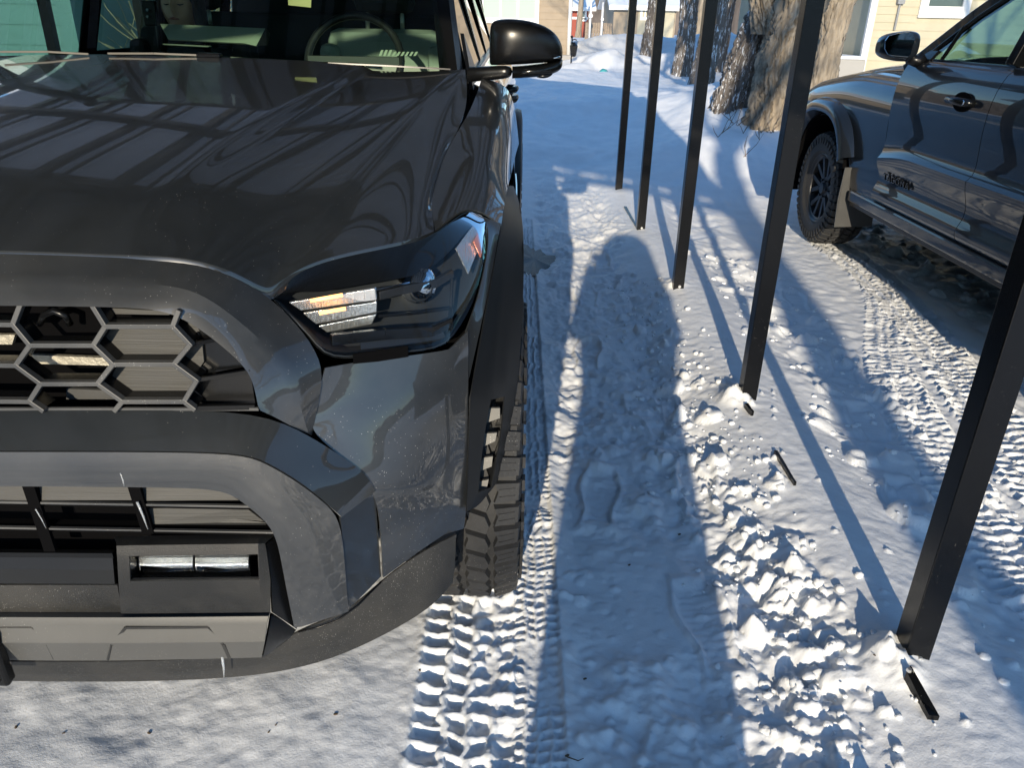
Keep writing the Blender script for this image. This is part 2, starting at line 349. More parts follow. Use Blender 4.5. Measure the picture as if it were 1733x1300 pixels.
def footprint(x, y, ang, dp=.03, L=.29):
    def fn(dx, dy, z):
        v = dx*math.sin(ang)+dy*math.cos(ang); u = dx*math.cos(ang)-dy*math.sin(ang)
        wd = .046+.010*np.sin(v/L*6+.6); d = np.maximum(np.abs(u)/wd, np.abs(v)/(L/2))
        ins = 1-sstep(.85, 1.08, d); rim = np.exp(-((d-1.22)/.16)**2)
        ribs = .0016*(np.sin(v/.0125*math.pi) > .2)
        return z*(1-ins*.3)-ins*(dp-ribs)+rim*.011
    splat(x, y, fn, .22)
for x, y, a in ((.34, 1.05, .2), (.52, 1.55, -.1), (.30, 2.15, .15), (.55, 2.75, -.2), (.36, 3.35, .1), (.60, 1.00, .3), (.63, 2.2, .1), (1.45, 1.5, -.4), (1.62, 2.1, -.2), (1.42, 2.7, .1), (1.7, 2.95, .2), (1.4, 3.6, -.1), (1.62, 4.2, .1), (1.35, 1.0, -.3), (1.66, 1.35, -.3), (.42, 4.2, 0), (.57, 4.9, 0), (1.55, 3.3, .4), (1.3, 2.1, .2)):
    footprint(x, y, a, random.uniform(.008, .017))
for i in range(320):
    y = .7+3.9*random.random()**1.5; x = random.gauss(.69, .07); r = .007+.034*random.random()**3.2; clod(x, y, r, r*random.uniform(.3, .8))
for i in range(900):
    y = random.uniform(.6, 5.5); x = random.uniform(.13, .66); r = random.choice((.007, .008, .010, .014, .02)); clod(x, y, r, r*random.uniform(.2, .45))
for i in range(170):
    y = random.uniform(.8, 5); x = random.uniform(1.15, 1.65); r = random.choice((.008, .014, .02, .035, .055)); clod(x, y, r, r*random.uniform(.25, .55))
for i in range(46):
    y = random.uniform(.8, 5); x = random.gauss(.93, .08); r = random.uniform(.007, .013); clod(x, y, r, r)
for (x, y, r, hh) in ((.70, 2.28, .055, .03), (.68, 2.95, .05, .03), (.76, 2.62, .05, .03), (.72, 1.62, .045, .035), (.79, 1.42, .028, .028), (.83, 1.22, .018, .02), (.80, 1.56, .03, .03), (1.28, 2.02, .09, .05), (1.22, 2.35, .05, .03), (.66, 1.02, .06, .045), (.74, .98, .045, .04), (.60, .9, .07, .04)):
    clod(x, y, r, hh)
for i in range(80):
    y = random.uniform(4.2, 6.2); x = random.uniform(2.45, 3.2); r = random.choice((.02, .03, .05)); clod(x, y, r, r*.6)
ny, nx = GZ.shape
VV = np.stack([GX, GY, GZ], -1).reshape(-1, 3).astype(np.float32)
idx = np.arange(ny*nx).reshape(ny, nx)
FF = np.stack([idx[:-1, :-1], idx[:-1, 1:], idx[1:, 1:], idx[1:, :-1]], -1).reshape(-1, 4).astype(np.int32)
me = bpy.data.meshes.new('snow_ground'); me.vertices.add(len(VV)); me.vertices.foreach_set('co', VV.ravel())
me.loops.add(FF.size); me.loops.foreach_set('vertex_index', FF.ravel())
me.polygons.add(len(FF)); me.polygons.foreach_set('loop_start', np.arange(0, FF.size, 4, dtype=np.int32)); me.polygons.foreach_set('loop_total', np.full(len(FF), 4, np.int32))
me.update(calc_edges=True); me.polygons.foreach_set('use_smooth', np.ones(len(FF), bool))
def snowmat():
    m = bpy.data.materials.new('snow'); m.use_nodes = True; n = m.node_tree; L = n.links; p = n.nodes['Principled BSDF']
    tc = n.nodes.new('ShaderNodeTexCoord')
    def nz(s, d=4, r=.6):
        t = n.nodes.new('ShaderNodeTexNoise'); t.inputs['Scale'].default_value = s; t.inputs['Detail'].default_value = d; t.inputs['Roughness'].default_value = r; L.new(tc.outputs['Object'], t.inputs['Vector']); return t
    a = nz(5.5, 6); mr = n.nodes.new('ShaderNodeMapRange'); mr.inputs[1].default_value = .35; mr.inputs[2].default_value = .7; L.new(a.outputs[0], mr.inputs[0])
    mx = n.nodes.new('ShaderNodeMix'); mx.data_type = 'RGBA'; L.new(mr.outputs[0], mx.inputs[0]); mx.inputs[6].default_value = (.84, .86, .88, 1); mx.inputs[7].default_value = (.76, .785, .81, 1)
    # grime patch below the parked truck, with its own outline
    sx = n.nodes.new('ShaderNodeSeparateXYZ'); L.new(tc.outputs['Object'], sx.inputs[0])
    def mrng(src, a_, b_, c=0, d=1):
        t = n.nodes.new('ShaderNodeMapRange'); t.interpolation_type = 'SMOOTHSTEP'; t.inputs[1].default_value = a_; t.inputs[2].default_value = b_; t.inputs[3].default_value = c; t.inputs[4].default_value = d; L.new(src, t.inputs[0]); return t.outputs[0]
    def mul(x, y):
        t = n.nodes.new('ShaderNodeMath'); t.operation = 'MULTIPLY'; L.new(x, t.inputs[0]); L.new(y, t.inputs[1]); return t.outputs[0]
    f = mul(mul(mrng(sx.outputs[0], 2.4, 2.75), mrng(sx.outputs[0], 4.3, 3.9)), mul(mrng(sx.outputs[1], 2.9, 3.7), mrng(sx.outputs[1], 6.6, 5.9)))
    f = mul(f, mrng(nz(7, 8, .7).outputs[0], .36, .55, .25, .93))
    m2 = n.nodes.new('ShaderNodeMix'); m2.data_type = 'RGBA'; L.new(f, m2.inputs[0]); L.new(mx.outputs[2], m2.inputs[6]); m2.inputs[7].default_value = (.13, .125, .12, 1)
    L.new(m2.outputs[2], p.inputs['Base Color']); p.inputs['Roughness'].default_value = .55; p.inputs['Specular IOR Level'].default_value = .35
    p.inputs['Subsurface Weight'].default_value = .0
    b = n.nodes.new('ShaderNodeBump'); b.inputs['Distance'].default_value = .0009; L.new(nz(170, 4, .7).outputs[0], b.inputs['Height'])
    b2 = n.nodes.new('ShaderNodeBump'); b2.inputs['Distance'].default_value = .0019; L.new(nz(34, 5, .6).outputs[0], b2.inputs['Height']); L.new(b.outputs[0], b2.inputs['Normal']); L.new(b2.outputs[0], p.inputs['Normal'])
    return m
me.materials.append(snowmat()); gnd = bpy.data.objects.new('snow_ground', me); COL.objects.link(gnd); gnd['kind'] = 'structure'
def gz(x, y):
    i = min(max(np.searchsorted(ys, y), 1), ny-1); j = min(max(np.searchsorted(xs, x), 1), nx-1); return float(GZ[i, j])
def UG(px, py, zoff=0):
    d = ray(px, py); z = 0
    for _ in range(30):
        p = CP+d*((z-CH)/d[2]); z = z*.5+.5*gz(p[0], p[1])
    return p
# bare asphalt patch: thin sheet with a ragged outline
rs = []
for k in range(40):
    a = 2*math.pi*k/40; r = 1+.22*math.sin(3*a+1)+.12*math.sin(7*a)+random.uniform(-.07, .07)
    x, y = .13+.115*r*math.cos(a), 4.95+.32*r*math.sin(a); rs.append((x, y, gz(x, y)+.003))
cx = (.13, 4.95, gz(.13, 4.95)+.014)
ap = obj('asphalt_patch', rs+[cx], [(k, (k+1) % 40, 40) for k in range(40)], 'asph'); ap['kind'] = 'structure'
# loose snow lumps lying free on the surface
def lump_mesh(seed):
    r_ = random.Random(seed); V = []; Fc = []; nu, nv = 12, 7
    for i in range(nv+1):
        for j in range(nu):
            t = math.pi*i/nv; p = 2*math.pi*j/nu; q = np.array([math.sin(t)*math.cos(p), math.sin(t)*math.sin(p), math.cos(t)])
            q = np.sign(q)*np.abs(q)**.8; rr = 1+.18*r_.uniform(-1, 1)*(0 < i < nv); V.append(q*rr)
    for i in range(nv):
        for j in range(nu): Fc.append((i*nu+j, (i+1)*nu+j, (i+1)*nu+(j+1) % nu, i*nu+(j+1) % nu))
    return V, Fc
LM = [lump_mesh(s) for s in range(6)]
cr = MB()
for i in range(600):
    y = .75+3.6*random.random()**1.4; x = random.gauss(.71, .10); r = .003+.013*random.random()**3; V, Fc = random.choice(LM)
    rot = Matrix.Rotation(random.random()*6, 3, 'Z') @ Matrix.Rotation(random.uniform(-.5, .5), 3, 'X'); z = gz(x, y)
    cr.add([tuple(Vector((x, y, z+r*.25))+rot @ Vector((v[0]*r, v[1]*r*.8, v[2]*r*.65))) for v in V], Fc)
for i in range(260):
    y = random.uniform(.8, 5.0); x = random.uniform(1.1, 1.7); r = random.choice((.004, .005, .007, .010, .014)); V, Fc = random.choice(LM)
    z = gz(x, y); cr.add([(x+v[0]*r, y+v[1]*r*.8, z+r*.2+v[2]*r*.6) for v in V], Fc)
o = cr.build('snow_crumbs', me.materials[0], smooth=True); setp(o, 'broken snow crumbs scattered along the trodden edge of the ridge', 'snow', kind='stuff')

db = MB()
for px, py in ((27, 1232), (108, 1242), (467, 1228), (568, 1210), (252, 1242), (455, 1240), (1065, 957), (960, 1280), (990, 1150), (1150, 905), (1395, 1015), (1480, 1110), (710, 1135)):
    p = UG(px, py); r = random.uniform(.0015, .0035); V, Fc = random.choice(LM); a_ = random.random()*3
    db.add([(p[0]+(v[0]*math.cos(a_)-v[1]*.5*math.sin(a_))*r*1.6, p[1]+(v[0]*math.sin(a_)+v[1]*.5*math.cos(a_))*r*1.6, p[2]+.001+v[2]*r*.5) for v in V], Fc)
p = UG(960, 1282); q = p+np.array((.022, -.012, .004)); db.tube([p, q, q+np.array((.012, .006, 0))], [.0015, .0013, .0008], 5)
o = db.build('bark_crumbs', mat('bark_crumbs', (.10, .07, .045), .9)); setp(o, 'tiny brown bark crumbs and a bent twig lying on the snow in front', 'debris', kind='stuff')
# ------------------------------------------------------------------ trees
def trunk_mesh(base, path, r0, r1, seed, nseg=72, rows=90, amp=.03, flare=1.45):
    r0 *= .66; r1 *= .66; P = [np.array(base)+np.array(p) for p in path]; d = np.r_[0, np.cumsum([np.linalg.norm(P[i+1]-P[i]) for i in range(len(P)-1)])]
    ts = np.linspace(0, d[-1], rows); Cc = np.stack([np.interp(ts, d, [p[k] for p in P]) for k in range(3)], -1)
    k = np.ones(7)/7; 
    for c in range(2):
        pad = np.r_[np.full(3, Cc[0, c]), Cc[:, c], np.full(3, Cc[-1, c])]; Cc[:, c] = np.convolve(pad, k, 'valid')
    th = np.linspace(0, 2*math.pi, nseg, endpoint=False); T, S = np.meshgrid(th, ts)
    rad = r0+(r1-r0)*(S/ts[-1]); rad = rad*(1+(flare-1)*np.exp(-S/.28)*(1+.45*np.sin(T*4+seed)))
    rr = 1.0; cxn, syn = np.cos(T), np.sin(T)
    wob = fbm(cxn*1.3+seed, S*1.2+syn*1.3, .6, 2, seed)*.10
    sw = fbm(cxn, S, .5, 2, seed+3)*.10; rg = 1-np.abs(fbm(cxn*r0+sw+10, S*.16+syn*r0*.6, .032, 3, seed+7, .55)+fbm(syn*r0+sw, S*.16+cxn*r0*.6, .032, 3, seed+8, .55))*1.3; rg = np.clip(rg, -.3, 1)
    R_ = rad*(1+wob)+amp*(rg-.6)
    V = np.stack([Cc[:, 0, None]+R_*cxn, Cc[:, 1, None]+R_*syn, Cc[:, 2, None]+0*R_], -1).reshape(-1, 3)
    Fc = [(i*nseg+j, i*nseg+(j+1) % nseg, (i+1)*nseg+(j+1) % nseg, (i+1)*nseg+j) for i in range(rows-1) for j in range(nseg)]
    return V, Fc, Cc[-1], r1
def limbs(mb, p, d, r, L, depth, rnd, n=6):
    pts = [Vector(p)]; rads = [r]; d = Vector(d).normalized(); st = 5
    for i in range(st):
        d = (d+Vector((rnd.uniform(-.22, .22), rnd.uniform(-.22, .22), rnd.uniform(-.04, .16)))).normalized(); pts.append(pts[-1]+d*L/st); rads.append(r*(1-.55*(i+1)/st))
    mb.tube(pts, rads, n if depth > 2 else (4 if depth > 1 else 3), cap=False)
    if depth == 0: return
    for k in range(rnd.choice((3, 4)) if depth > 1 else 4):
        t = rnd.uniform(.35, 1); i = min(int(t*st), st-1); q = pts[i].lerp(pts[i+1], t*st-i)
        dd = (d+Vector((rnd.uniform(-1, 1), rnd.uniform(-1, 1), rnd.uniform(-.3, .7)))).normalized()
        limbs(mb, q, dd, rads[i]*.55, L*rnd.uniform(.55, .8), depth-1, rnd, n)
def tree(base, paths, r0, r1, label, seed, m='bark', depth=3, L=2.4, nseg=72, rows=90, amp=.03, group='bare trees at the edge of the snowy yard', flare=1.45, nl=5):
    t = empty('bare_tree', base, label, 'tree', group)
    tips = []
    for k, (path, ra, rb) in enumerate(paths):
        V, Fc, tip, rt = trunk_mesh(base, path, ra, rb, seed+k*11, nseg, rows, amp, flare if k == 0 else 1.02); obj('trunk', V, Fc, m, t); tips.append((tip, rt, path))
    rnd = random.Random(seed); mb = MB()
    for tip, rt, path in tips:
        for k in range(nl):
            a = rnd.uniform(0, 6.28); limbs(mb, Vector(tip)-Vector((0, 0, .05)), (math.cos(a)*.7, math.sin(a)*.7, rnd.uniform(.6, 1.2)), rt*rnd.uniform(.5, .75), L*rnd.uniform(.8, 1.2), depth, rnd)
    mb.build('crown', 'twig', t, smooth=True)
    return t
def gp(px, py, dz=-.34): p = UG(px, py); return (float(p[0]), float(p[1]), gz(p[0], p[1])+dz)
b = gp(1292, 215)
tree(b, [([(0, 0, 0), (.02, 0, .8), (.14, .05, 1.6), (.2, .1, 3.0)], .30, .24), ([(.15, 0, 1.0), (.45, .0, 1.75), (.95, .1, 3.2)], .17, .13), ([(-.10, .1, 1.2), (-.35, .2, 2.2), (-.5, .3, 3.2)], .18, .13)], .3, .2, 'broad brown forked trunk standing closest to the lone snow mound', 3, amp=.055, rows=130, nseg=110)
b = gp(1228, 172)
tree(b, [([(0, 0, 0), (.12, 0, .7), (.42, 0, 1.7), (.7, .1, 3.2)], .30, .22)], .3, .2, 'leaning trunk with split orange wood and snow in its bark', 9, amp=.05, m='barkd', rows=110, nseg=96)
b = gp(1182, 142)
tree(b, [([(0, 0, 0), (.12, 0, 1.0), (.22, 0, 2.2), (.3, .1, 4)], .30, .25)], .3, .2, 'snow-dusted grey trunk behind the third post of the row', 15, m='barkd')
b = gp(1152, 126)
tree(b, [([(0, 0, 0), (.05, 0, 1.2), (-.02, 0, 2.2), (.1, .1, 4.4)], .30, .27)], .3, .2, 'straight dark trunk right of the second post', 23, m='barkd')
b = gp(1092, 95)
tree(b, [([(0, 0, 0), (.12, 0, 1.2), (.18, 0, 2.4), (.2, .1, 4.5)], .30, .26)], .3, .2, 'single grey trunk between the two farthest posts, near the street', 31, m='barkd', flare=1.1)
b = gp(1388, 168)
tree(b, [([(0, 0, 0), (-.02, 0, .9), (.05, .0, 1.5), (.55, .05, 2.3), (1.1, .1, 3.4)], .27, .2), ([(0, 0, .9), (-.2, 0, 2), (-.25, .1, 3.4)], .17, .13)], .3, .2, 'light brown trunk forking beside the grey siding, ahead of the right truck', 37)
b = gp(1215, 120)
tree(b, [([(0, 0, 0), (.0, 0, 1.2), (.1, 0, 2.2), (.2, .1, 4.4)], .26, .22)], .3, .2, 'shaded trunk half hidden behind the leaning trunk', 41, m='barkd', nseg=40, rows=40)
# far bare trees past the street and others around the yard (they show in the paint)
k = 0
for (x, y, hgt, lab) in ((3.6, 52, 4, 'tall far bare tree behind the street fence, beside the white pole'), (10.5, 50, 5, 'far bare tree rising right of the far tan garage'), (7.5, 56, 5, 'far bare tree behind the tan garage roof')):
    k += 1; tree((x, y, .2), [([(0, 0, 0), (.1, 0, hgt/2), (.2, 0, hgt)], .3, .2)], .3, .2, lab, 50+k, nseg=14, rows=10, L=3.4, nl=7, group='bare trees beyond the street')
for (x, y, lab) in ((7.5, 2.0, 'bare yard tree to the right, outside the view'), (6.0, -9, 'bare tree behind the viewpoint on the right'), (-7.5, -14, 'bare tree behind the viewpoint on the left'), (11, 8, 'bare tree beside the yellow house')):
    k += 1; tree((x, y, 0), [([(0, 0, 0), (.1, 0, 1.5), (.2, 0, 3)], .3, .2)], .3, .2, lab, 60+k, nseg=14, rows=10, L=3.0, nl=5, group='bare trees outside the view')
tree((.50, -5.2, 0), [([(0, 0, 0), (.0, 0, 2), (.05, 0, 4.0)], .21, .19)], .3, .2, 'unseen bare tree added behind the photographer to cast a shade band', 77, nseg=24, rows=20, flare=1.1, L=2.5, group='bare trees outside the view')  # trunk out of view, added to throw a shade band over the snow
# twigs sticking out of the drift
tb = empty('dry_twigs', gp(1262, 240, 0), 'thin bare stems poking from the drift below the broad trunk', 'plant')
mb = MB(); rnd = random.Random(5)
for px, py in ((1245, 215), (1258, 225), (1222, 225), (1285, 235), (1305, 225), (1262, 262), (1300, 215), (1215, 232), (1340, 255), (1352, 262), (1238, 205), (1315, 205), (1120, 108)):
    p = Vector(UG(px, py)); 
    for q in range(3):
        d = Vector((rnd.uniform(-1, 1), rnd.uniform(-.4, .4), rnd.uniform(.5, 1.3))).normalized(); L_ = rnd.uniform(.12, .32)
        mb.tube([p-d*.03, p+d*L_*.5, p+d*L_+Vector((rnd.uniform(-.05, .05), 0, 0))], [.0035, .003, .0015], 4)
mb.build('stem', 'twig', tb)['kind'] = 'stuff'

# ------------------------------------------------------------------ carport
cp = empty('carport', (XC, 4.2, 0), 'black steel carport frame whose square posts stand in a row on the snow ridge', 'carport')
PB = [UZ(1534, 1128, .03), UZ(1261, 690, .03), UZ(1145.5, 497, .03), UZ(1083, 396, .03), UZ(1046, 331, .03)]
EAVE, RIDGE = 2.10, 2.62; LX = XC-2.0
ridge_x = (PB[0][0]+LX)/2
post_me = None
for k, p in enumerate(PB):
    mb = MB(); x, y, z = p; w = .029
    # open channel: front web, two flanges and folded lips, so the edges read as bent sheet
    for a, b_ in (((x-w, y-w, z), (x+w, y-w+.004, EAVE)), ((x-w, y-w+.0041, z+.035), (x-w+.004, y+w, EAVE)), ((x+w-.004, y-w+.0041, z), (x+w, y+w, EAVE)), ((x-w+.0041, y+w-.004, z+.035), (x-.004, y+w, EAVE)), ((x+.004, y+w-.004, z), (x+w-.0041, y+w, EAVE))): mb.box(a, b_)
    o = mb.build('post', 'post', cp, bevel=.0012)
    for dz in (.022, .052):
        m2 = MB(); m2.tube([(x+.004, y-w-.0005, z+dz), (x+.004, y-w-.006, z+dz)], [.0085, .0075], 10); m2.build('bolt', 'bolt', cp)
    mL = MB(); mL.box((LX-w, y-w, 0), (LX+w, y+w, EAVE)); mL.build('post', 'post', cp, bevel=.001)
ya, yb = PB[0][1]-2.3, PB[4][1]+.35
mx_ = PB[2][0]
for y in (ya+.05, -.02, 2.78, 4.18, 5.58, yb-.03):
    for sx in (0, 1):
        x0 = (mx_, LX)[sx]; mb = MB(); mb.bar((x0, y, EAVE+.0), (ridge_x, y, RIDGE-.02), .07, .08); mb.build('rafter', 'post', cp)
for k in range(1, 6):
    for sx in (0, 1):
        x0 = (mx_, LX)[sx]; t = k/6; x = x0+(ridge_x-x0)*t; z = EAVE+(RIDGE-EAVE)*t+.035; dx = (ridge_x-x0)/6*.28
        mb = MB(); mb.bar((x, ya, z), (x, yb, z), .055, .05); mb.build('purlin', 'post', cp)
        mb = MB(); mb.bar((x+dx, ya, z+.03), (x+dx, yb, z+.03), .018, .02); mb.build('purlin', 'post', cp)
mb = MB(); mb.bar((ridge_x, ya, RIDGE), (ridge_x, yb, RIDGE), .09, .10); mb.build('ridge_beam', 'post', cp)
for x0 in (mx_, LX):
    mb = MB(); mb.bar((x0, ya, EAVE-.03), (x0, yb, EAVE-.03), .06, .08); mb.build('eave_beam', 'post', cp)
M['roofm'] = mat('dark_near_sheet', (0.16, 0.165, 0.17), .6)
for x0 in (mx_+.06, LX-.06):
    for y0_, y1_, mm in ((ya, 3.05, 'roofm'), (3.055, yb, 'roof')):  # unseen sheets split into dark near and pale far to shape the hood reflection
        mb = MB(); mb.slab([(x0, y0_, EAVE+.075), (ridge_x, y0_, RIDGE+.075), (ridge_x, y1_, RIDGE+.075), (x0, y1_, EAVE+.075)], (0, 0, .012)); mb.build('roof_panel', mm, cp)
# ground rail: mostly buried, showing where the ridge dips; plus folded foot bracket of the nearest post
def rail(px0, py0, px1, py1, wd=.02, hh=.012, dz=.006):
    a = UG(px0, py0); b_ = UG(px1, py1); mb = MB(); n = 6
    for i in range(n):
        p = a+(b_-a)*i/n; q = a+(b_-a)*(i+1)/n; p[2] = gz(p[0], p[1])+dz; q[2] = gz(q[0], q[1])+dz; mb.bar(p, q, wd*(1-.4*i/n), hh)
    mb.build('ground_rail', 'post', cp)
rail(1312, 768, 1345, 822, .012, .014); rail(1262, 690, 1273, 704, .014, .02, .01); rail(1058, 350, 1080, 388, .022, .008, .002)
P0 = PB[0]; a = np.array([P0[0]+.003, P0[1]-.035, P0[2]-.0])
br = MB()
q = [UG(1530, 1150), UG(1538, 1138), UG(1560, 1180), UG(1588, 1220), UG(1570, 1218), UG(1556, 1192)]
q = [np.array([p[0], p[1], gz(p[0], p[1])+.012+.012*(i in (0, 1))]) for i, p in enumerate(q)]
br.slab(q, (0, 0, -.03)); br.build('foot_bracket', 'post', cp)
m2 = MB(); p = UG(1534, 1150); m2.tube([p+np.array([0, 0, .024]), p+np.array([0, 0, .031])], [.006, .005], 10); m2.build('bolt', 'bolt', cp)

# ------------------------------------------------------------------ tyre + rim
def tyre_wheel(root, cxyz, R, Wd, rimR, spokes, side=1, steer=0.0, nb=44, lugh=.017, detail=True, mname='rubber'):
    """wheel turning about X; side=+1: outer face towards +X"""
    T = Matrix.Translation(Vector(cxyz)) @ Matrix.Rotation(steer, 4, 'Z')
    wh = bpy.data.objects.new('wheel', None); COL.objects.link(wh); wh.location = cxyz; par(wh, root)
    def X(v): return tuple(T @ Vector(v))
    h = Wd/2; Rb = R-lugh
    prof = [(-h*.80, rimR+.002), (-h*.98, rimR+.03), (-h*1.02, (rimR+Rb)/2), (-h*.98, Rb-.035), (-h*.90, Rb-.010), (-h*.5, Rb), (0, Rb+.001), (h*.5, Rb), (h*.90, Rb-.010), (h*.98, Rb-.035), (h*1.02, (rimR+Rb)/2), (h*1.0, (rimR+Rb)/2-.012), (h*.98, rimR+.03), (h*.80, rimR+.002)]
    n = 96; V = []; Fc = []
    for i in range(n):
        t = 2*math.pi*i/n
        for x, r in prof: V.append(X((x, r*math.cos(t), r*math.sin(t))))
    m_ = len(prof)
    for i in range(n):
        for j in range(m_-1): Fc.append((i*m_+j, ((i+1) % n)*m_+j, ((i+1) % n)*m_+j+1, i*m_+j+1))
    mb = MB().add(V, Fc)
    def lug(poly, r0, r1):              # poly in (x, angle*R)
        Vt = []
        for rr, sh in ((r0, 1.0), (r1, .86)):
            cx_ = sum(p[0] for p in poly)/len(poly); cy_ = sum(p[1] for p in poly)/len(poly)
            for x, s in poly:
                x2 = cx_+(x-cx_)*sh; s2 = cy_+(s-cy_)*sh; drop = .012*max(0, abs(x2)/h-.62)/.38*1.6; t = s2/R; r2 = rr-drop
                Vt.append(X((x2, r2*math.cos(t), r2*math.sin(t))))
        k = len(poly); mb.add(Vt, [tuple(range(k, 2*k))]+[(i, (i+1) % k, (i+1) % k+k, i+k) for i in range(k)])
    pitch = 2*math.pi*R/nb
    for i in range(nb):
        s = i*pitch; g = .0035
        for sg in (1, -1):
            sh = (0 if sg > 0 else pitch*.45)
            # shoulder block
            lug([(sg*h*.53, s+sh+g), (sg*h*.60, s+sh+pitch*.45), (sg*h*.53, s+sh+pitch-g), (sg*h*.98, s+sh+pitch-g-.002), (sg*h*1.0, s+sh+g+.002)][::sg], Rb-.002, R)
            # inner block, skewed
            a_ = pitch*.35
            lug([(sg*h*.05, s+sh+a_*.2+g), (sg*h*.10, s+sh+pitch*.45), (sg*h*.03, s+sh+pitch-g+a_*.2), (sg*h*.44, s+sh+pitch-g+a_*1.1), (sg*h*.50, s+sh+pitch*.6+a_), (sg*h*.42, s+sh+g+a_*1.1)][::sg], Rb-.002, R)
            # sipes
            if detail:
                for f_ in (.33, .62):
                    lug([(sg*h*.62, s+sh+pitch*f_), (sg*h*.9, s+sh+pitch*f_), (sg*h*.9, s+sh+pitch*f_+.0022), (sg*h*.62, s+sh+pitch*f_+.0022)][::sg], R-.001, R+.0016)
            # side-wall rib
            lug([(sg*h*1.0, s+sh+pitch*.15), (sg*h*1.0, s+sh+pitch*.7), (sg*h*1.06, s+sh+pitch*.7), (sg*h*1.06, s+sh+pitch*.15)][::sg], Rb-.045, Rb-.006)
    mb.build('tyre', mname, wh, smooth=True, angle=32)
    rm = MB(); pr_ = [(-h*.8, rimR+.004), (-h*.7, rimR-.02), (side*h*.30, rimR-.03), (side*h*.62, rimR-.022), (side*h*.80, rimR-.004), (side*h*.86, rimR+.006), (side*h*.84, rimR+.012)]
    V = []; Fc = []; n = 64
    for i in range(n):
        t = 2*math.pi*i/n
        for x, r in pr_: V.append(X((x, r*math.cos(t), r*math.sin(t))))
    m_ = len(pr_)
    for i in range(n):
        for j in range(m_-1): Fc.append((i*m_+j, i*m_+j+1, ((i+1) % n)*m_+j+1, ((i+1) % n)*m_+j))
    rm.add(V, Fc); xo = side*h*.42; rh = rimR*.36
    V = []; Fc = []; pr2 = [(xo-side*.02, rh), (xo+side*.016, rh*.92), (xo+side*.018, rh*.55), (xo+side*.036, rh*.45), (xo+side*.036, 0.001)]
    for i in range(32):
        t = 2*math.pi*i/32
        for x, r in pr2: V.append(X((x, r*math.cos(t), r*math.sin(t))))
    m_ = len(pr2)
    for i in range(32):
        for j in range(m_-1): Fc.append((i*m_+j, i*m_+j+1, ((i+1) % 32)*m_+j+1, ((i+1) % 32)*m_+j))
    rm.add(V, Fc)
    for i in range(spokes):
        for sg in (-1, 1):
            t0 = 2*math.pi*i/spokes; t1 = t0+sg*math.pi/spokes*.50
            p = Vector((xo+side*.006, rh*.85*math.cos(t0+sg*.08), rh*.85*math.sin(t0+sg*.08))); q = Vector((xo+side*.022, (rimR-.016)*math.cos(t1), (rimR-.016)*math.sin(t1)))
            d = (q-p); nrm = Vector((0, -d.z, d.y)).normalized(); V = []
            for pt, wd_ in ((p, .019), (q, .020)):
                for dx in (-.012, .012):
                    for sgn in (-1, 1): V.append(X(pt+nrm*wd_*sgn*(.75 if dx*side > 0 else 1)+Vector((dx, 0, 0))))
            rm.add(V, [(0, 1, 3, 2), (4, 6, 7, 5), (0, 4, 5, 1), (2, 3, 7, 6), (0, 2, 6, 4), (1, 5, 7, 3)])
    for i in range(6):
        t = i*math.pi/3; c = (xo+side*.02, rh*.74*math.cos(t), rh*.74*math.sin(t)); rm.tube([X(c), X((c[0]+side*.014, c[1], c[2]))], .0085, 6)
    rm.build('rim', 'wheel', wh, smooth=True, angle=35)
    dk = MB(); V = [X((-side*h*.1, rimR*.98*math.cos(2*math.pi*i/32), rimR*.98*math.sin(2*math.pi*i/32))) for i in range(32)]; dk.add(V, [tuple(range(32))]); dk.build('brake_disc', 'dark', wh)
    return wh

# ------------------------------------------------------------------ the SUV facing the camera
suv = empty('parked_suv', (XC, 3.2, 0), 'dark grey SUV parked nose-on at the left, its mirror and headlight towards the camera', 'SUV')
def snap(rows):
    for r in rows:
        for i, p in enumerate(r):
            if p[0] < XC+.06: r[i] = np.array((XC, p[1], p[2]))
    return rows
def cpatch(name, rows, m, cr=(), cc=(), sub=2, thick=.004, skip=(), parent=None, w=.9):
    """traced patch that reaches the centre line: builds both halves as one sheet"""
    R3 = snap(tr(rows)); full = []
    for r in R3: full.append([np.array((2*XC-p[0], p[1], p[2])) for p in reversed(r[1:])]+list(r))
    nC = len(R3[0]); cc2 = [c+nC-1 for c in cc]+[nC-1-c for c in cc]
    sk = [(i, j+nC-1) for i, j in skip]+[(i, nC-2-j) for i, j in skip]
    return patch(name, full, m, parent or suv, sub, cr, cc2, thick, skip=sk, w=w)
def spatch(name, rows, m, cr=(), cc=(), sub=2, thick=.004, skip=(), parent=None, w=.9):
    """traced patch on one side, plus its twin on the other side as an object of its own"""
    R3 = tr(rows) if len(rows[0][0]) == 3 and not isinstance(rows[0][0], np.ndarray) else rows
    a = patch(name, R3, m, parent or suv, sub, cr, cc, thick, skip=skip, w=w)
    patch(name, [[(2*XC-p[0], p[1], p[2]) for p in reversed(r)] for r in R3], m, parent or suv, sub, cr, [len(R3[0])-1-c for c in cc], thick, skip=[(i, len(R3[0])-2-j) for i, j in skip], w=w)
    return a
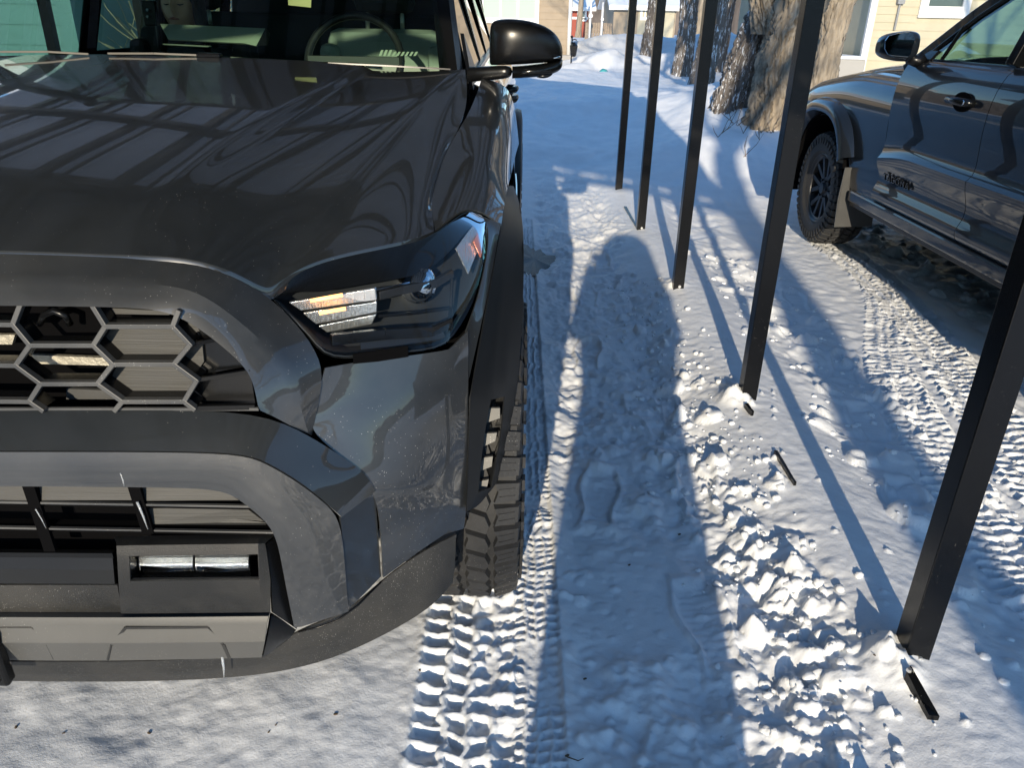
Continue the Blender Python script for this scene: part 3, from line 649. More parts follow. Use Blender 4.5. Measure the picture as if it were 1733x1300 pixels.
# hood -------------------------------------------------------------
ZC = [(1.15, 1.062), (1.19, 1.070), (1.3, 1.112), (1.5, 1.152), (1.85, 1.203), (2.2, 1.245), (2.5, 1.282), (2.9, 1.33)]
def zc(Y): return float(np.interp(Y, [a for a, _ in ZC], [b for _, b in ZC]))
RG = (UY(170, 431, 1.19), UY(612, 112, 2.5))          # crease of the raised centre
front = dens([(-270, 424, 1.185), (0, 424, 1.185), (170, 431, 1.19)], 7)+[(205, 432, 1.19)]+dens([(260, 434, 1.19), (322, 438, 1.195), (392, 459, 1.205), (453, 494, 1.235)], 6)+dens([(470, 480, 1.25), (512, 451, 1.305), (574, 432, 1.355), (666, 413, 1.415), (712, 404, 1.465), (735, 391, 1.53)], 9)
KR = 6; KC = 13
Fp = [UY(*p) for p in front]; Fp[0][0] = XC
shut = [UY(*p) for p in dens([(735, 391, 1.53), (727, 352, 1.66), (732, 310, 1.80), (760, 245, 2.02), (798, 183, 2.25), (792, 140, 2.42), (787, 117, 2.5)], 15)]
for _ in range(6):
    q_ = [np.array(p) for p in shut]
    for i_ in range(1, len(shut)-1): shut[i_] = (q_[i_-1]+2*q_[i_]+q_[i_+1])/4
rgx = RG[1][0]; rearx = list(np.linspace(XC, rgx, 7))+[rgx+.032]+list(np.linspace(rgx+.065, rgx+.24, 6))+list(np.linspace(rgx+.27, shut[-1][0], 9))
nS = 15; rows_h = []
for i in range(nS):
    s = i/(nS-1); row = []
    for k, fpt in enumerate(Fp):
        if k == len(Fp)-1: row.append(shut[i]); continue
        Y = fpt[1]+(2.5-fpt[1])*s; X = fpt[0]+(rearx[k]-fpt[0])*s
        ze = float(np.interp(Y, [q[1] for q in shut], [q[2] for q in shut])); xe = float(np.interp(Y, [q[1] for q in shut], [q[0] for q in shut]))
        d = abs(X-XC); dm = abs(xe-XC); on = float(sstep(.06, .35, s))
        st = (.015*on if k > KR else 0)
        dome = .008*on*max(0, 1-(k/KR)**2) if k < KR else 0
        fl0 = dm*(.60+.12*s); t = max(0, (d-fl0)/(dm-fl0))
        z = zc(Y)-.020*(d/dm)**2+dome-st
        edge = zc(Y)-.020-.015*on; z -= (edge-ze)*(t**1.7)
        f0d = abs(fpt[0]-XC); z0 = zc(fpt[1])-.020*(f0d/.85)**2
        xe0 = float(np.interp(fpt[1], [q[1] for q in shut], [q[0] for q in shut])); dm0 = abs(xe0-XC); t0 = max(0, (f0d-dm0*.6)/(dm0*.4)); z0 -= (zc(fpt[1])-.020-float(np.interp(fpt[1], [q[1] for q in shut], [q[2] for q in shut])))*t0**1.7
        z += (fpt[2]-z0)*(1-s)**(6 if k < KC else 4)
        row.append(np.array((X, Y, z)))
    rows_h.append(row)
Zh = np.array([[p[2] for p in r] for r in rows_h]); Z0 = Zh.copy()
for it in range(220):
    A = Zh.copy(); A[1:-1, 1:-1] = (Zh[:-2, 1:-1]+Zh[2:, 1:-1]+Zh[1:-1, :-2]+Zh[1:-1, 2:])/4
    A[1:-1, 0] = (Zh[:-2, 0]+Zh[2:, 0]+2*Zh[1:-1, 1])/4
    for c_ in (KR, KR+1): A[:, c_] = Zh[:, c_]; A[1:-1, c_] = (Zh[:-2, c_]+Zh[2:, c_])/2*.3+.7*Zh[1:-1, c_]
    if it > 4: A[:, :KR+2] = Zh[:, :KR+2]
    Zh[:, :] = A
for i in range(nS):
    for k in range(len(rows_h[i])): rows_h[i][k] = np.array((rows_h[i][k][0], rows_h[i][k][1], Zh[i, k]))
lip = [p+np.array((0, -.004, -.020)) for p in rows_h[0]]
hr = [lip]+rows_h
full = [[np.array((2*XC-p[0], p[1], p[2])) for p in reversed(r[1:])]+list(r) for r in hr]
nH = len(hr[0]); patch('hood', full, 'paint', suv, 2, cr=(1,), cc=(nH-1+KR, nH-1-KR, nH+KR, nH-2-KR), thick=.004, w=.75)
# grille surround ---------------------------------------------------
outer = [(-270, 431, 1.185), (0, 431, 1.185), (200, 439, 1.19), (320, 445, 1.195), (390, 467, 1.205), (450, 501, 1.232), (500, 548, 1.21), (545, 611, 1.192), (541, 662, 1.175), (524, 736, 1.155)]
mid = [(-270, 472, 1.13), (0, 474, 1.13), (180, 480, 1.135), (292, 484, 1.14), (345, 500, 1.145), (405, 545, 1.15), (455, 590, 1.15), (490, 628, 1.145), (505, 680, 1.135), (519, 734, 1.14)]
inner = [(-270, 513, 1.105), (0, 514, 1.105), (170, 516, 1.11), (262, 519, 1.115), (305, 532, 1.12), (350, 560, 1.125), (395, 597, 1.125), (425, 628, 1.12), (435, 660, 1.11), (441, 694, 1.10)]
ret = [(p[0], p[1], p[2]) for p in inner]
R3 = snap(tr([outer, mid, inner])); R3.append([p+np.array((0, .07, 0)) for p in R3[2]])
nC = 10; full = [[np.array((2*XC-p[0], p[1], p[2])) for p in reversed(r[1:])]+list(r) for r in R3]
patch('grille_surround', full, 'paint_low', suv, 2, cr=(1, 2), cc=(), thick=.004, w=1)
# ledge below the grille, bumper face, outer limb -------------------
led_b = [(-270, 695, 1.10), (0, 695, 1.10), (240, 695, 1.10), (441, 697, 1.10), (523, 739, 1.13), (573, 772, 1.15), (616, 800, 1.155), (633, 831, 1.16)]
led_f = [(-270, 764, 1.045), (0, 764, 1.045), (240, 764, 1.05), (408, 766, 1.055), (450, 782, 1.06), (508, 817, 1.07), (547, 848, 1.08), (576, 875, 1.09)]
fc_o = led_f+[(583, 950, 1.10), (589, 1033, 1.12)]
fc_i = [(-270, 820, 1.045), (0, 820, 1.045), (240, 822, 1.05), (372, 824, 1.06), (405, 842, 1.06), (440, 870, 1.06), (462, 893, 1.065), (474, 925, 1.07), (485, 990, 1.08), (500, 1062, 1.10)]
fc_m = [((a[0]+b[0])/2, (a[1]+b[1])/2, (a[2]+b[2])/2-.006) for a, b in zip(fc_o, fc_i)]
cpatch('bumper_ledge', [led_b, [((a[0]+b[0])/2, (a[1]+b[1])/2, (a[2]+b[2])/2-.003) for a, b in zip(led_b, led_f)], led_f], 'paint', sub=2)
R3 = snap(tr([fc_o, fc_m, fc_i])); R3.append([p+np.array((-.002*(i > 3), .05, 0)) for i, p in enumerate(R3[2])])
full = [[np.array((2*XC-p[0], p[1], p[2])) for p in reversed(r[1:])]+list(r) for r in R3]
patch('bumper_face', full, 'paint_low', suv, 2, cr=(2,), thick=.004, w=.8)
spatch('bumper_limb', [[(576, 875, 1.09), (583, 950, 1.10), (589, 1033, 1.12)], [(605, 853, 1.125), (612, 925, 1.135), (617, 1005, 1.15)], [(634, 832, 1.16), (640, 900, 1.17), (645, 976, 1.185)]], 'paint')
spatch('bumper_corner', [
 [(549, 622, 1.195), (610, 611, 1.235), (697, 602, 1.29), (758, 592, 1.355), (790, 560, 1.41)],
 [(525, 702, 1.165), (600, 676, 1.205), (700, 660, 1.262), (761, 648, 1.33), (790, 640, 1.37)],
 [(527, 735, 1.155), (602, 720, 1.185), (700, 702, 1.245), (761, 700, 1.31), (789, 705, 1.35)],
 [(585, 778, 1.152), (640, 770, 1.187), (702, 765, 1.232), (761, 765, 1.295), (789, 765, 1.335)],
 [(636, 833, 1.16), (667, 827, 1.182), (710, 820, 1.225), (761, 820, 1.29), (788, 830, 1.33)],
 [(643, 895, 1.17), (672, 885, 1.188), (714, 870, 1.222), (757, 856, 1.275), (786, 868, 1.32)],
 [(647, 976, 1.185), (669, 960, 1.205), (706, 932, 1.24), (750, 903, 1.29), (783, 893, 1.335)]], 'paint_low', cr=(1,), cc=(3,))
# black air dam
dam = [[(-270, 1116, 1.09), (0, 1116, 1.09), (180, 1119, 1.09), (440, 1112, 1.105), (500, 1064, 1.115), (590, 1036, 1.135), (647, 978, 1.20), (720, 928, 1.255), (770, 904, 1.305)],
       [(-270, 1136, 1.105), (0, 1137, 1.105), (180, 1140, 1.105), (425, 1132, 1.115), (510, 1100, 1.125), (596, 1070, 1.15), (680, 1018, 1.205), (730, 985, 1.25), (768, 945, 1.305)],
       [(-270, 1149, 1.13), (0, 1149, 1.13), (180, 1153, 1.13), (410, 1146, 1.14), (520, 1126, 1.15), (600, 1098, 1.175), (700, 1046, 1.22), (740, 1015, 1.255), (764, 985, 1.30)]]
cpatch('air_dam', dam, 'blk', cr=(1,), w=.6)
mb = MB(); mb.tube([UY(505, 1070, 1.105), UY(540, 1062, 1.112), UY(572, 1050, 1.12), UY(606, 1025, 1.14), UY(645, 985, 1.185)], .002, 6); mb.build('wire', 'blks', suv, smooth=True)
# lower face panels
cpatch('lower_panel', [[(-270, 936, 1.085), (0, 938, 1.085), (192, 940, 1.085)], [(-270, 962, 1.07), (0, 962, 1.07), (194, 964, 1.07)], [(-270, 985, 1.066), (0, 986, 1.066), (196, 987, 1.066)]], 'flare', sub=0)
cpatch('lower_panel', [[(-270, 988, 1.068), (0, 988, 1.068), (200, 988, 1.068)], [(-270, 1012, 1.068), (0, 1012, 1.068), (204, 1012, 1.068)], [(-270, 1036, 1.075), (0, 1037, 1.075), (210, 1037, 1.075)]], 'blk', sub=1)
# fog lamp housing with a hole for the lamp
spatch('fog_lamp_housing', [
 [(194, 912, 1.075), (216, 911, 1.075), (438, 908, 1.08), (466, 906, 1.095)],
 [(199, 926, 1.046), (219, 925, 1.046), (436, 922, 1.050), (446, 922, 1.060)],
 [(200, 940, 1.042), (220, 940, 1.042), (436, 937, 1.046), (449, 937, 1.058)],
 [(202, 981, 1.042), (222, 981, 1.042), (438, 979, 1.046), (456, 979, 1.060)],
 [(206, 1036, 1.060), (226, 1036, 1.060), (442, 1034, 1.064), (458, 1034, 1.066)]], 'blk', cr=(1, 2, 3), cc=(1, 2), sub=1, skip=((2, 1),), w=1)
spatch('fog_lamp_recess', [[(220, 940, 1.043), (436, 937, 1.047)], [(234, 943, 1.075), (424, 941, 1.079)], [(238, 967, 1.078), (424, 965, 1.080)], [(222, 981, 1.043), (438, 979, 1.047)]], 'gloss', sub=0, cr=(1, 2), thick=.002)
spatch('fog_lamp_recess', [[(220, 940, 1.043), (222, 981, 1.043)], [(236, 943, 1.075), (240, 968, 1.077)]], 'gloss', sub=0, thick=.002)
for a, b_ in ((236, 327), (331, 421)):
    spatch('fog_lamp', [[(a, 942, 1.066), ((a+b_)/2, 942, 1.064), (b_, 941, 1.066)], [(a, 953, 1.072), ((a+b_)/2, 953, 1.074), (b_, 952, 1.072)], [(a+2, 966, 1.062), ((a+b_)/2, 967, 1.060), (b_, 964, 1.062)]], 'lampblock', sub=2, thick=.003)
    spatch('fog_lens', [[(a-1, 941, 1.062), ((a+b_)/2, 941, 1.053), (b_+1, 940, 1.062)], [(a, 953, 1.052), ((a+b_)/2, 953, 1.044), (b_+1, 952, 1.052)], [(a+2, 968, 1.060), ((a+b_)/2, 969, 1.052), (b_+1, 966, 1.060)]], 'lens', sub=2, thick=0)
spatch('bumper_recess', [[(467, 906, 1.096), (478, 935, 1.10), (488, 1000, 1.105), (500, 1064, 1.112)], [(446, 922, 1.062), (449, 940, 1.060), (456, 982, 1.062), (459, 1036, 1.066)]], 'blks', sub=0)
# silver skid trim
sk = [[(-270, 1037, 1.072), (0, 1039, 1.072), (200, 1041, 1.072), (457, 1037, 1.078)],
      [(-270, 1045, 1.052), (0, 1046, 1.052), (200, 1048, 1.052), (455, 1045, 1.058)],
      [(-270, 1054, 1.050), (0, 1056, 1.050), (200, 1057, 1.050), (453, 1054, 1.056)],
      [(-270, 1084, 1.040), (0, 1085, 1.040), (190, 1087, 1.040), (449, 1084, 1.048)],
      [(-270, 1112, 1.060), (0, 1114, 1.060), (180, 1117, 1.060), (443, 1110, 1.068)]]
cpatch('skid_trim', sk, 'skid', cr=(1, 2, 3), sub=1, w=.8)
spatch('skid_end', [[(457, 1037, 1.079), (478, 1050, 1.095), (499, 1065, 1.112)], [(450, 1078, 1.050), (468, 1085, 1.08), (490, 1078, 1.10)], [(443, 1111, 1.069), (460, 1100, 1.09), (478, 1086, 1.11)]], 'blks', sub=1)
def line_bar(name, pts, w, m, mir=True, h=None, parent=None):
    P = [UY(*p) for p in pts]; mb = MB()
    for p, q in zip(P[:-1], P[1:]): mb.bar(p, q, w, h or w)
    o = mb.build(name, m, parent or suv, mir=False)
    if mir:
        mb2 = MB()
        for p, q in zip(P[:-1], P[1:]): mb2.bar((2*XC-p[0], p[1], p[2]), (2*XC-q[0], q[1], q[2]), w, h or w)
        mb2.build(name, m, parent or suv)
    return o
line_bar('skid_groove', [(183, 1116, 1.0575), (189, 1091, 1.042), (213, 1062, 1.0465), (352, 1061, 1.0505), (378, 1090, 1.0455), (388, 1112, 1.0635)], .0055, 'blk')
line_bar('skid_groove', [(-60, 1062, 1.0465), (54, 1062, 1.0465), (80, 1090, 1.0415), (92, 1115, 1.0575)], .0045, 'blk')
# lower grille
dk = MB(); P = [UY(-270, 815, 1.135), UY(480, 815, 1.135), UY(500, 1000, 1.135), UY(-270, 1000, 1.135)]; P[0][0] = P[3][0] = XC
dk.slab(P, (0, .01, 0)); dk.build('lower_grille_backing', 'dark', suv, mir=True)
for y, x1, w_ in ((858, 432, .0042), (902, 466, .0038)):
    P = [UY(-270, y, 1.070), UY(x1, y-1, 1.075)]; P[0][0] = 2*XC-P[1][0]; P[0][2] = P[1][2]; mb = MB(); mb.bar(P[0], P[1], .007, w_); mb.build('grille_bar', 'hex', suv, bevel=.001)
    mb = MB(); mb.bar(P[0]+np.array((0, .016, -.006)), P[1]+np.array((0, .016, -.006)), .022, .010); mb.build('grille_bar', 'dark', suv)
def gplate(pts, m='plate', name='grille_plate', d=.006):
    mb = MB(); mb.slab([UY(*p) for p in pts], (0, d, 0)); mb.build(name, m, suv)
    mb = MB(); mb.slab([np.array((2*XC-UY(*p)[0], UY(*p)[1], UY(*p)[2])) for p in pts][::-1], (0, d, 0)); mb.build(name, m, suv)
gplate([(238, 823, 1.085), (372, 825, 1.09), (402, 843, 1.09), (404, 847, 1.085), (242, 848, 1.075)])
gplate([(66, 822, 1.085), (222, 823, 1.085), (228, 847, 1.075), (70, 847, 1.075)])
gplate([(-110, 822, 1.085), (46, 822, 1.085), (54, 847, 1.075), (-110, 847, 1.075)])
gplate([(248, 861, 1.085), (415, 859, 1.09), (448, 884, 1.09), (450, 889, 1.08), (252, 888, 1.078)])
for a, b_ in (((48, 818), (86, 932)), ((226, 818), (252, 902))): line_bar('grille_divider', [(a[0], a[1], 1.072), (b_[0], b_[1], 1.072)], .007, 'dark', h=.02)
line_bar('grille_rail', [(-100, 936, 1.08), (193, 938, 1.08)], .010, 'gloss')
# upper grille: hexagon frame, recessed ribbed plates, dark core behind
GYO = 1.128
def gy(py): return GYO-.012-(py-515)/175*.024
segs = [((24, 548), (37, 514)), ((24, 548), (-90, 548)), ((24, 548), (53, 583)), ((53, 583), (160, 583)), ((160, 583), (180, 551)), ((180, 551), (159, 517)), ((180, 551), (294, 551)), ((294, 551), (303, 527)), ((294, 551), (323, 582)), ((160, 583), (193, 615)), ((193, 615), (296, 615)), ((296, 615), (323, 582)), ((53, 583), (29, 617)), ((29, 617), (-90, 617)), ((29, 617), (71, 648)), ((71, 648), (167, 648)), ((167, 648), (193, 615)), ((167, 648), (209, 678)), ((209, 678), (313, 678)), ((313, 678), (334, 643)), ((334, 643), (296, 615)), ((71, 648), (52, 678)), ((52, 678), (-90, 678)), ((52, 678), (74, 693)), ((209, 678), (196, 693)), ((313, 678), (330, 691))]
for (p, q) in segs:
    for s_ in (0, 1):
        a = UY(p[0], p[1], gy(p[1])); b_ = UY(q[0], q[1], gy(q[1]))
        if s_: a[0] = 2*XC-a[0]; b_[0] = 2*XC-b_[0]
        if p[0] < -80: a[0] = XC
        if q[0] < -80: b_[0] = XC-.0005 if not s_ else XC+.0005
        mb = MB(); d = (b_-a)/np.linalg.norm(b_-a); mb.bar(a-d*.003, b_+d*.003, .012, .0078, up=np.cross(d, (0, 1, 0))); mb.build('hex_bar', 'hex', suv, bevel=.001)
        o_ = np.array((0, .020, 0)); mb = MB(); mb.bar(a+o_, b_+o_, .026, .004, up=np.cross(d, (0, 1, 0))); mb.build('hex_wall', 'blks', suv)
def gp2(pts, dy=.030, m='plate', name='grille_plate'): gplate([(x, y, gy(y)+dy) for x, y in pts], m, name)
gp2([(195, 553), (290, 553), (318, 578), (300, 590), (205, 590), (175, 572)][:0] or [(180, 555), (292, 555), (320, 584), (300, 602), (206, 602), (170, 578)])
gp2([(197, 619), (304, 619), (331, 648), (312, 668), (216, 668), (186, 645)])
gp2([(172, 521), (292, 527), (286, 533), (182, 531)])
gp2([(305, 531), (330, 536), (362, 566), (330, 570), (306, 553)], .036, 'gloss', 'side_panel'); gp2([(300, 538), (332, 552), (338, 560), (330, 563), (305, 556)], .030)
gp2([(326, 580), (368, 570), (420, 620), (338, 634)], .036, 'gloss', 'side_panel'); gp2([(322, 588), (342, 582), (345, 612), (338, 622), (306, 612)], .030)
gp2([(338, 640), (424, 632), (432, 684), (322, 688), (316, 676)], .036, 'blks', 'side_panel')
line_bar('grille_strut', [(326, 583, gy(583)+.008), (366, 574, gy(574)+.02)], .006, 'blks'); line_bar('grille_strut', [(336, 642, gy(642)+.008), (424, 628, gy(628)+.02)], .006, 'blks'); line_bar('grille_strut', [(330, 690, gy(690)+.004), (432, 688, gy(690)+.01)], .008, 'blks')
dk = MB(); P = [UY(-270, 500, 1.19), UY(335, 500, 1.19), UY(450, 620, 1.19), UY(455, 700, 1.19), UY(-270, 700, 1.19)]; P[0][0] = P[4][0] = XC
dk.slab(P, (0, .01, 0)); dk.build('grille_backing', 'dark', suv, mir=True)
gplate([(52, 601, 1.165), (186, 606, 1.165), (190, 619, 1.165), (66, 616, 1.165)], 'radiator', 'radiator_strip', .008); gplate([(-60, 566, 1.165), (25, 567, 1.165), (20, 583, 1.165), (-60, 583, 1.165)], 'radiator', 'radiator_strip', .008)
gplate([(112, 658, 1.165), (205, 662, 1.165), (205, 676, 1.165), (112, 676, 1.165)], 'hex', 'core_bar', .008)
mb = MB(); mb.tube([UY(66, 548, 1.16), UY(76, 532, 1.15), UY(92, 526, 1.15), UY(110, 533, 1.15), UY(118, 548, 1.16)], .006, 8); mb.build('horn', 'blks', suv, smooth=True)
for y0 in (700,):
    line_bar('grille_sill', [(-100, 692, 1.098), (438, 692, 1.100)], .005, 'hex')
# plate bracket at the left edge
mb = MB(); c = UY(-22, 1058, 1.02); mb.box((c[0]-.33, 1.02, .285), (c[0], 1.045, .405)); o = mb.build('plate_bracket', 'blks', suv, bevel=.006)
mb = MB(); mb.box((c[0]-.317, 1.015, .298), (c[0]-.013, 1.0195, .392)); mb.build('licence_plate', 'alu', suv, bevel=.001)
# ice
for (a, b_, r) in (((376, 1112, 1.062), (379, 1148, 1.08), .0028), ((520, 830, 1.0), (0, 0, 0), 0), ((204, 800, 1.044), (210, 823, 1.046), .0022), ((232, 850, 1.062), (250, 896, 1.062), .0022), ((60, 862, 1.062), (78, 895, 1.062), .0012)):
    if r: mb = MB(); mb.tube([UY(*a), (UY(*a)+UY(*b_))/2+np.array((.001, 0, 0)), UY(*b_)], [r, r*.8, r*.3], 7); mb.build('icicle', 'ice', suv, smooth=True)
# headlight -----------------------------------------------------------
TL = [(456, 502, 1.236), (470, 486, 1.25), (512, 456, 1.303), (574, 437, 1.352), (666, 418, 1.412), (712, 408, 1.462), (752, 384, 1.525), (783, 357, 1.605), (800, 348, 1.65), (815, 364, 1.655)]
BL = [(458, 506, 1.234), (497, 543, 1.212), (536, 580, 1.202), (551, 612, 1.195), (600, 604, 1.225), (697, 597, 1.285), (755, 588, 1.348), (777, 556, 1.405), (803, 510, 1.475), (822, 432, 1.56), (825, 383, 1.64)]
T_ = dens(TL, 14); B_ = dens(BL, 14)
def lamp_rows(off, fr=(0, .12, .5, .88, 1), bul=.012):
    rows = []
    for t in fr:
        rows.append([UY(a[0]*(1-t)+b[0]*t, a[1]*(1-t)+b[1]*t, a[2]*(1-t)+b[2]*t-bul*4*t*(1-t)+off) for a, b in zip(T_, B_)])
    return rows
for s_ in (0, 1):
    hl = bpy.data.objects.new('headlight', None); COL.objects.link(hl); hl.location = (-.3 if not s_ else 2*XC+.3, 1.35, .9); par(hl, suv)
    mirx = (lambda p: (2*XC-p[0], p[1], p[2])) if s_ else (lambda p: tuple(p))
    fl = (lambda r: r[::-1]) if s_ else (lambda r: r)
    def hp(name, rows, m, **k): patch(name, [fl([mirx(p) for p in r]) for r in rows], m, hl, **k)
    hp('lens', lamp_rows(0), 'lens', sub=2, thick=0)
    # housing bowl: rim to recessed floor
    r0 = lamp_rows(.004, (0,))[0]; r1 = lamp_rows(.055, (.10,), 0)[0]; r2 = lamp_rows(.075, (.5,), 0)[0]; r3 = lamp_rows(.060, (.9,), 0)[0]; r4 = lamp_rows(.004, (1,))[0]
    hp('housing', [r0, r1, r2, r3, r4], 'interior', sub=1, thick=.003, cr=(1, 3))
    # black brow along the upper edge: the hood edge's shadow put in as colour
    hp('bezel_and_shade', [lamp_rows(.003, (0,))[0], lamp_rows(.012, (.16,), .004)[0], lamp_rows(.016, (.30,), .006)[0]], 'blks', sub=1, thick=.003)
    hp('bezel_and_shade', [lamp_rows(.003, (1,))[0], lamp_rows(.006, (.95,), .004)[0]], 'gloss', sub=1, thick=.003)
    for poly in (((488, 512), (635, 488), (637, 508), (509, 526)), ((512, 530), (637, 511), (637, 529), (534, 549)), ((538, 552), (637, 532), (629, 549), (553, 563))):
        q = [UY(x, y, 1.262+(x-488)/150*.048) for x, y in poly]; qb = [p+np.array((0, .012, 0)) for p in q]
        mb = MB(); mb.slab([mirx(p) for p in q][::(-1 if s_ else 1)], (0, .010, 0)); o = mb.build('reflector_block', 'lampblock', hl, bevel=.0015)
    for a, b_ in (((525, 507), (580, 497)), ((540, 528), (585, 520))):
        p, q = UY(a[0], a[1], 1.262), UY(b_[0], b_[1], 1.277); mb = MB(); mb.tube([mirx(p+np.array((0, -.001, -.002))), mirx(q+np.array((0, -.001, -.002)))], .0035, 8); mb.build('amber_bulb', 'amber', hl, smooth=True)
    c = UY(707, 487, 1.415); mb = MB(); V = []; Fc = []
    prj = [(0, .0005), (.006, .014), (.014, .024), (.024, .030), (.03, .031), (.03, .035), (.05, .039)]
    dn = np.array((.16, -.95, .05)); dn /= np.linalg.norm(dn); ax = np.cross(dn, (0, 0, 1)); ax /= np.linalg.norm(ax); ay = np.cross(dn, ax)
    for i in range(28):
        t = 2*math.pi*i/28
        for d_, r_ in prj: V.append(mirx(c-dn*(d_-.02)+(ax*math.cos(t)+ay*math.sin(t))*r_))
    m_ = len(prj)
    for i in range(28):
        for j in range(m_-1): Fc.append((i*m_+j, i*m_+j+1, ((i+1) % 28)*m_+j+1, ((i+1) % 28)*m_+j))
    mb.add(V, Fc); mb.build('projector', 'chrome', hl, smooth=True)
    for pts, m_n, w_ in (([(640, 500, 1.33), (680, 490, 1.37), (735, 480, 1.43), (765, 462, 1.47)], 'wheel', .010), ([(560, 575, 1.24), (650, 565, 1.29), (730, 560, 1.35), (762, 545, 1.40)], 'blks', .012), ([(765, 470, 1.475), (763, 520, 1.445), (757, 575, 1.39)], 'blks', .006), ([(640, 535, 1.32), (700, 530, 1.375), (760, 522, 1.44)], 'blks', .004)):
        mb = MB(); P = [mirx(UY(*p)) for p in pts]
        for p, q in zip(P[:-1], P[1:]): mb.bar(p, q, w_, w_*1.6)
        mb.build('trim_bar', m_n, hl, bevel=.001)
    def LP(c, t, off):
        a_, b2_ = T_[0], B_[0]; ci = c*13; i0 = min(int(ci), 12); w_ = ci-i0
        A_ = tuple(T_[i0][k]*(1-w_)+T_[i0+1][k]*w_ for k in range(3)); B2 = tuple(B_[i0][k]*(1-w_)+B_[i0+1][k]*w_ for k in range(3))
        return UY(A_[0]*(1-t)+B2[0]*t, A_[1]*(1-t)+B2[1]*t, A_[2]*(1-t)+B2[2]*t-.012*4*t*(1-t)+off)
    def lamp_piece(name, cs, tt, off, m_n):
        hp(name, [[LP(c, t, off) for c in cs] for t in tt], m_n, sub=1, thick=.003)
    lamp_piece('reflector_block', (.80, .87, .93), (.34, .5, .72), .022, 'lampblock')
    lamp_piece('side_reflector', (.885, .93, .955), (.55, .7, .86), .014, 'ambertr')
    lamp_piece('reflector_block', (.945, .965, .985), (.30, .5, .8), .010, 'chrome')
    lamp_piece('bezel_and_shade', (.36, .5, .62), (.80, .86, .93), .020, 'wheel')
    lamp_piece('trim_plate', (.40, .52, .64), (.36, .40, .46), .030, 'chrome')
gplate([(597, 600, 1.216), (690, 586, 1.276), (691, 604, 1.278), (640, 612, 1.245), (598, 616, 1.218)], 'dark', 'bumper_slot', .004)
# dark mask behind the panels
mb = MB(); mb.box((2*XC+.45, 1.32, .30), (-.45, 2.35, .93)); mb.box((2*XC+.62, 1.215, .42), (-.62, 1.32, .90)); mb.box((2*XC+.36, 1.60, .60), (-.36, 2.4, .96)); mb.build('engine_bay', 'dark', suv)
mb = MB(); mb.box((2*XC+.32, 1.5, .26), (-.32, 5.6, .50)); mb.build('underbody', 'dark', suv)
mb = MB(); mb.box((-.42, 1.30, .45), (-.262, 1.36, .80)); mb.box((2*XC+.262, 1.30, .45), (2*XC+.42, 1.36, .80)); mb.build('inner_fender', 'dark', suv)
# fender, strip beside the lamp, flare -----------------------------------
Aa = dens([(737, 392, 1.535), (729, 352, 1.66), (734, 310, 1.80), (762, 245, 2.02), (800, 184, 2.25), (808, 156, 2.45), (815, 134, 2.66)], 9)
Bb = dens([(756, 378, 1.57), (765, 340, 1.70), (780, 295, 1.84), (804, 232, 2.05), (826, 180, 2.28), (836, 156, 2.48), (842, 140, 2.66)], 9)
Cc_ = dens([(786, 352, 1.63), (800, 312, 1.74), (817, 275, 1.87), (836, 228, 2.08), (850, 188, 2.30), (856, 168, 2.48), (861, 152, 2.66)], 9)
Dd = dens([(822, 362, 1.66), (834, 330, 1.76), (843, 300, 1.89), (855, 262, 2.10), (863, 222, 2.32), (868, 200, 2.50), (871, 188, 2.66)], 9)
Ee = dens([(846, 384, 1.665), (852, 345, 1.77), (856, 318, 1.90), (864, 292, 2.12), (870, 262, 2.34), (873, 250, 2.50), (876, 243, 2.66)], 9)
spatch('fender', [Aa, Bb, Cc_, Dd, Ee], 'paint', cc=(), cr=(), thick=.004)
spatch('fender_strip', [[(817, 366, 1.655), (828, 384, 1.64), (826, 432, 1.565), (807, 512, 1.48), (790, 560, 1.41)], [(832, 372, 1.66), (838, 392, 1.645), (832, 436, 1.57), (813, 520, 1.475), (792, 600, 1.39)], [(848, 378, 1.667), (843, 402, 1.65), (836, 443, 1.58), (818, 535, 1.465), (794, 640, 1.375)]], 'paint', sub=2)
fl_rows = [
 [(854, 318, 1.93), (859, 316, 1.97), (864, 315, 2.02), (868, 316, 2.08)],
 [(853, 338, 1.80), (863, 340, 1.85), (873, 345, 1.89), (881, 352, 1.93)],
 [(838, 430, 1.60), (855, 428, 1.66), (872, 424, 1.73), (886, 420, 1.78)],
 [(819, 535, 1.465), (840, 538, 1.50), (862, 542, 1.56), (882, 548, 1.62)],
 [(802, 628, 1.385), (828, 632, 1.42), (853, 636, 1.465), (875, 642, 1.52)],
 [(794, 675, 1.355), (829, 677, 1.405), (852, 671, 1.455), (870, 672, 1.49)],
 [(792, 745, 1.335), (816, 740, 1.37), (847, 738, 1.42), (859, 742, 1.445)],
 [(790, 830, 1.315), (808, 832, 1.335), (830, 824, 1.375), (838, 818, 1.39)],
 [(788, 866, 1.31), (795, 862, 1.322), (803, 858, 1.335), (812, 850, 1.35)]]
spatch('wheel_flare', fl_rows, 'flare', cr=(5, 7), cc=(1, 2), w=1, skip=((5, 1), (6, 1)), sub=2, thick=.003)
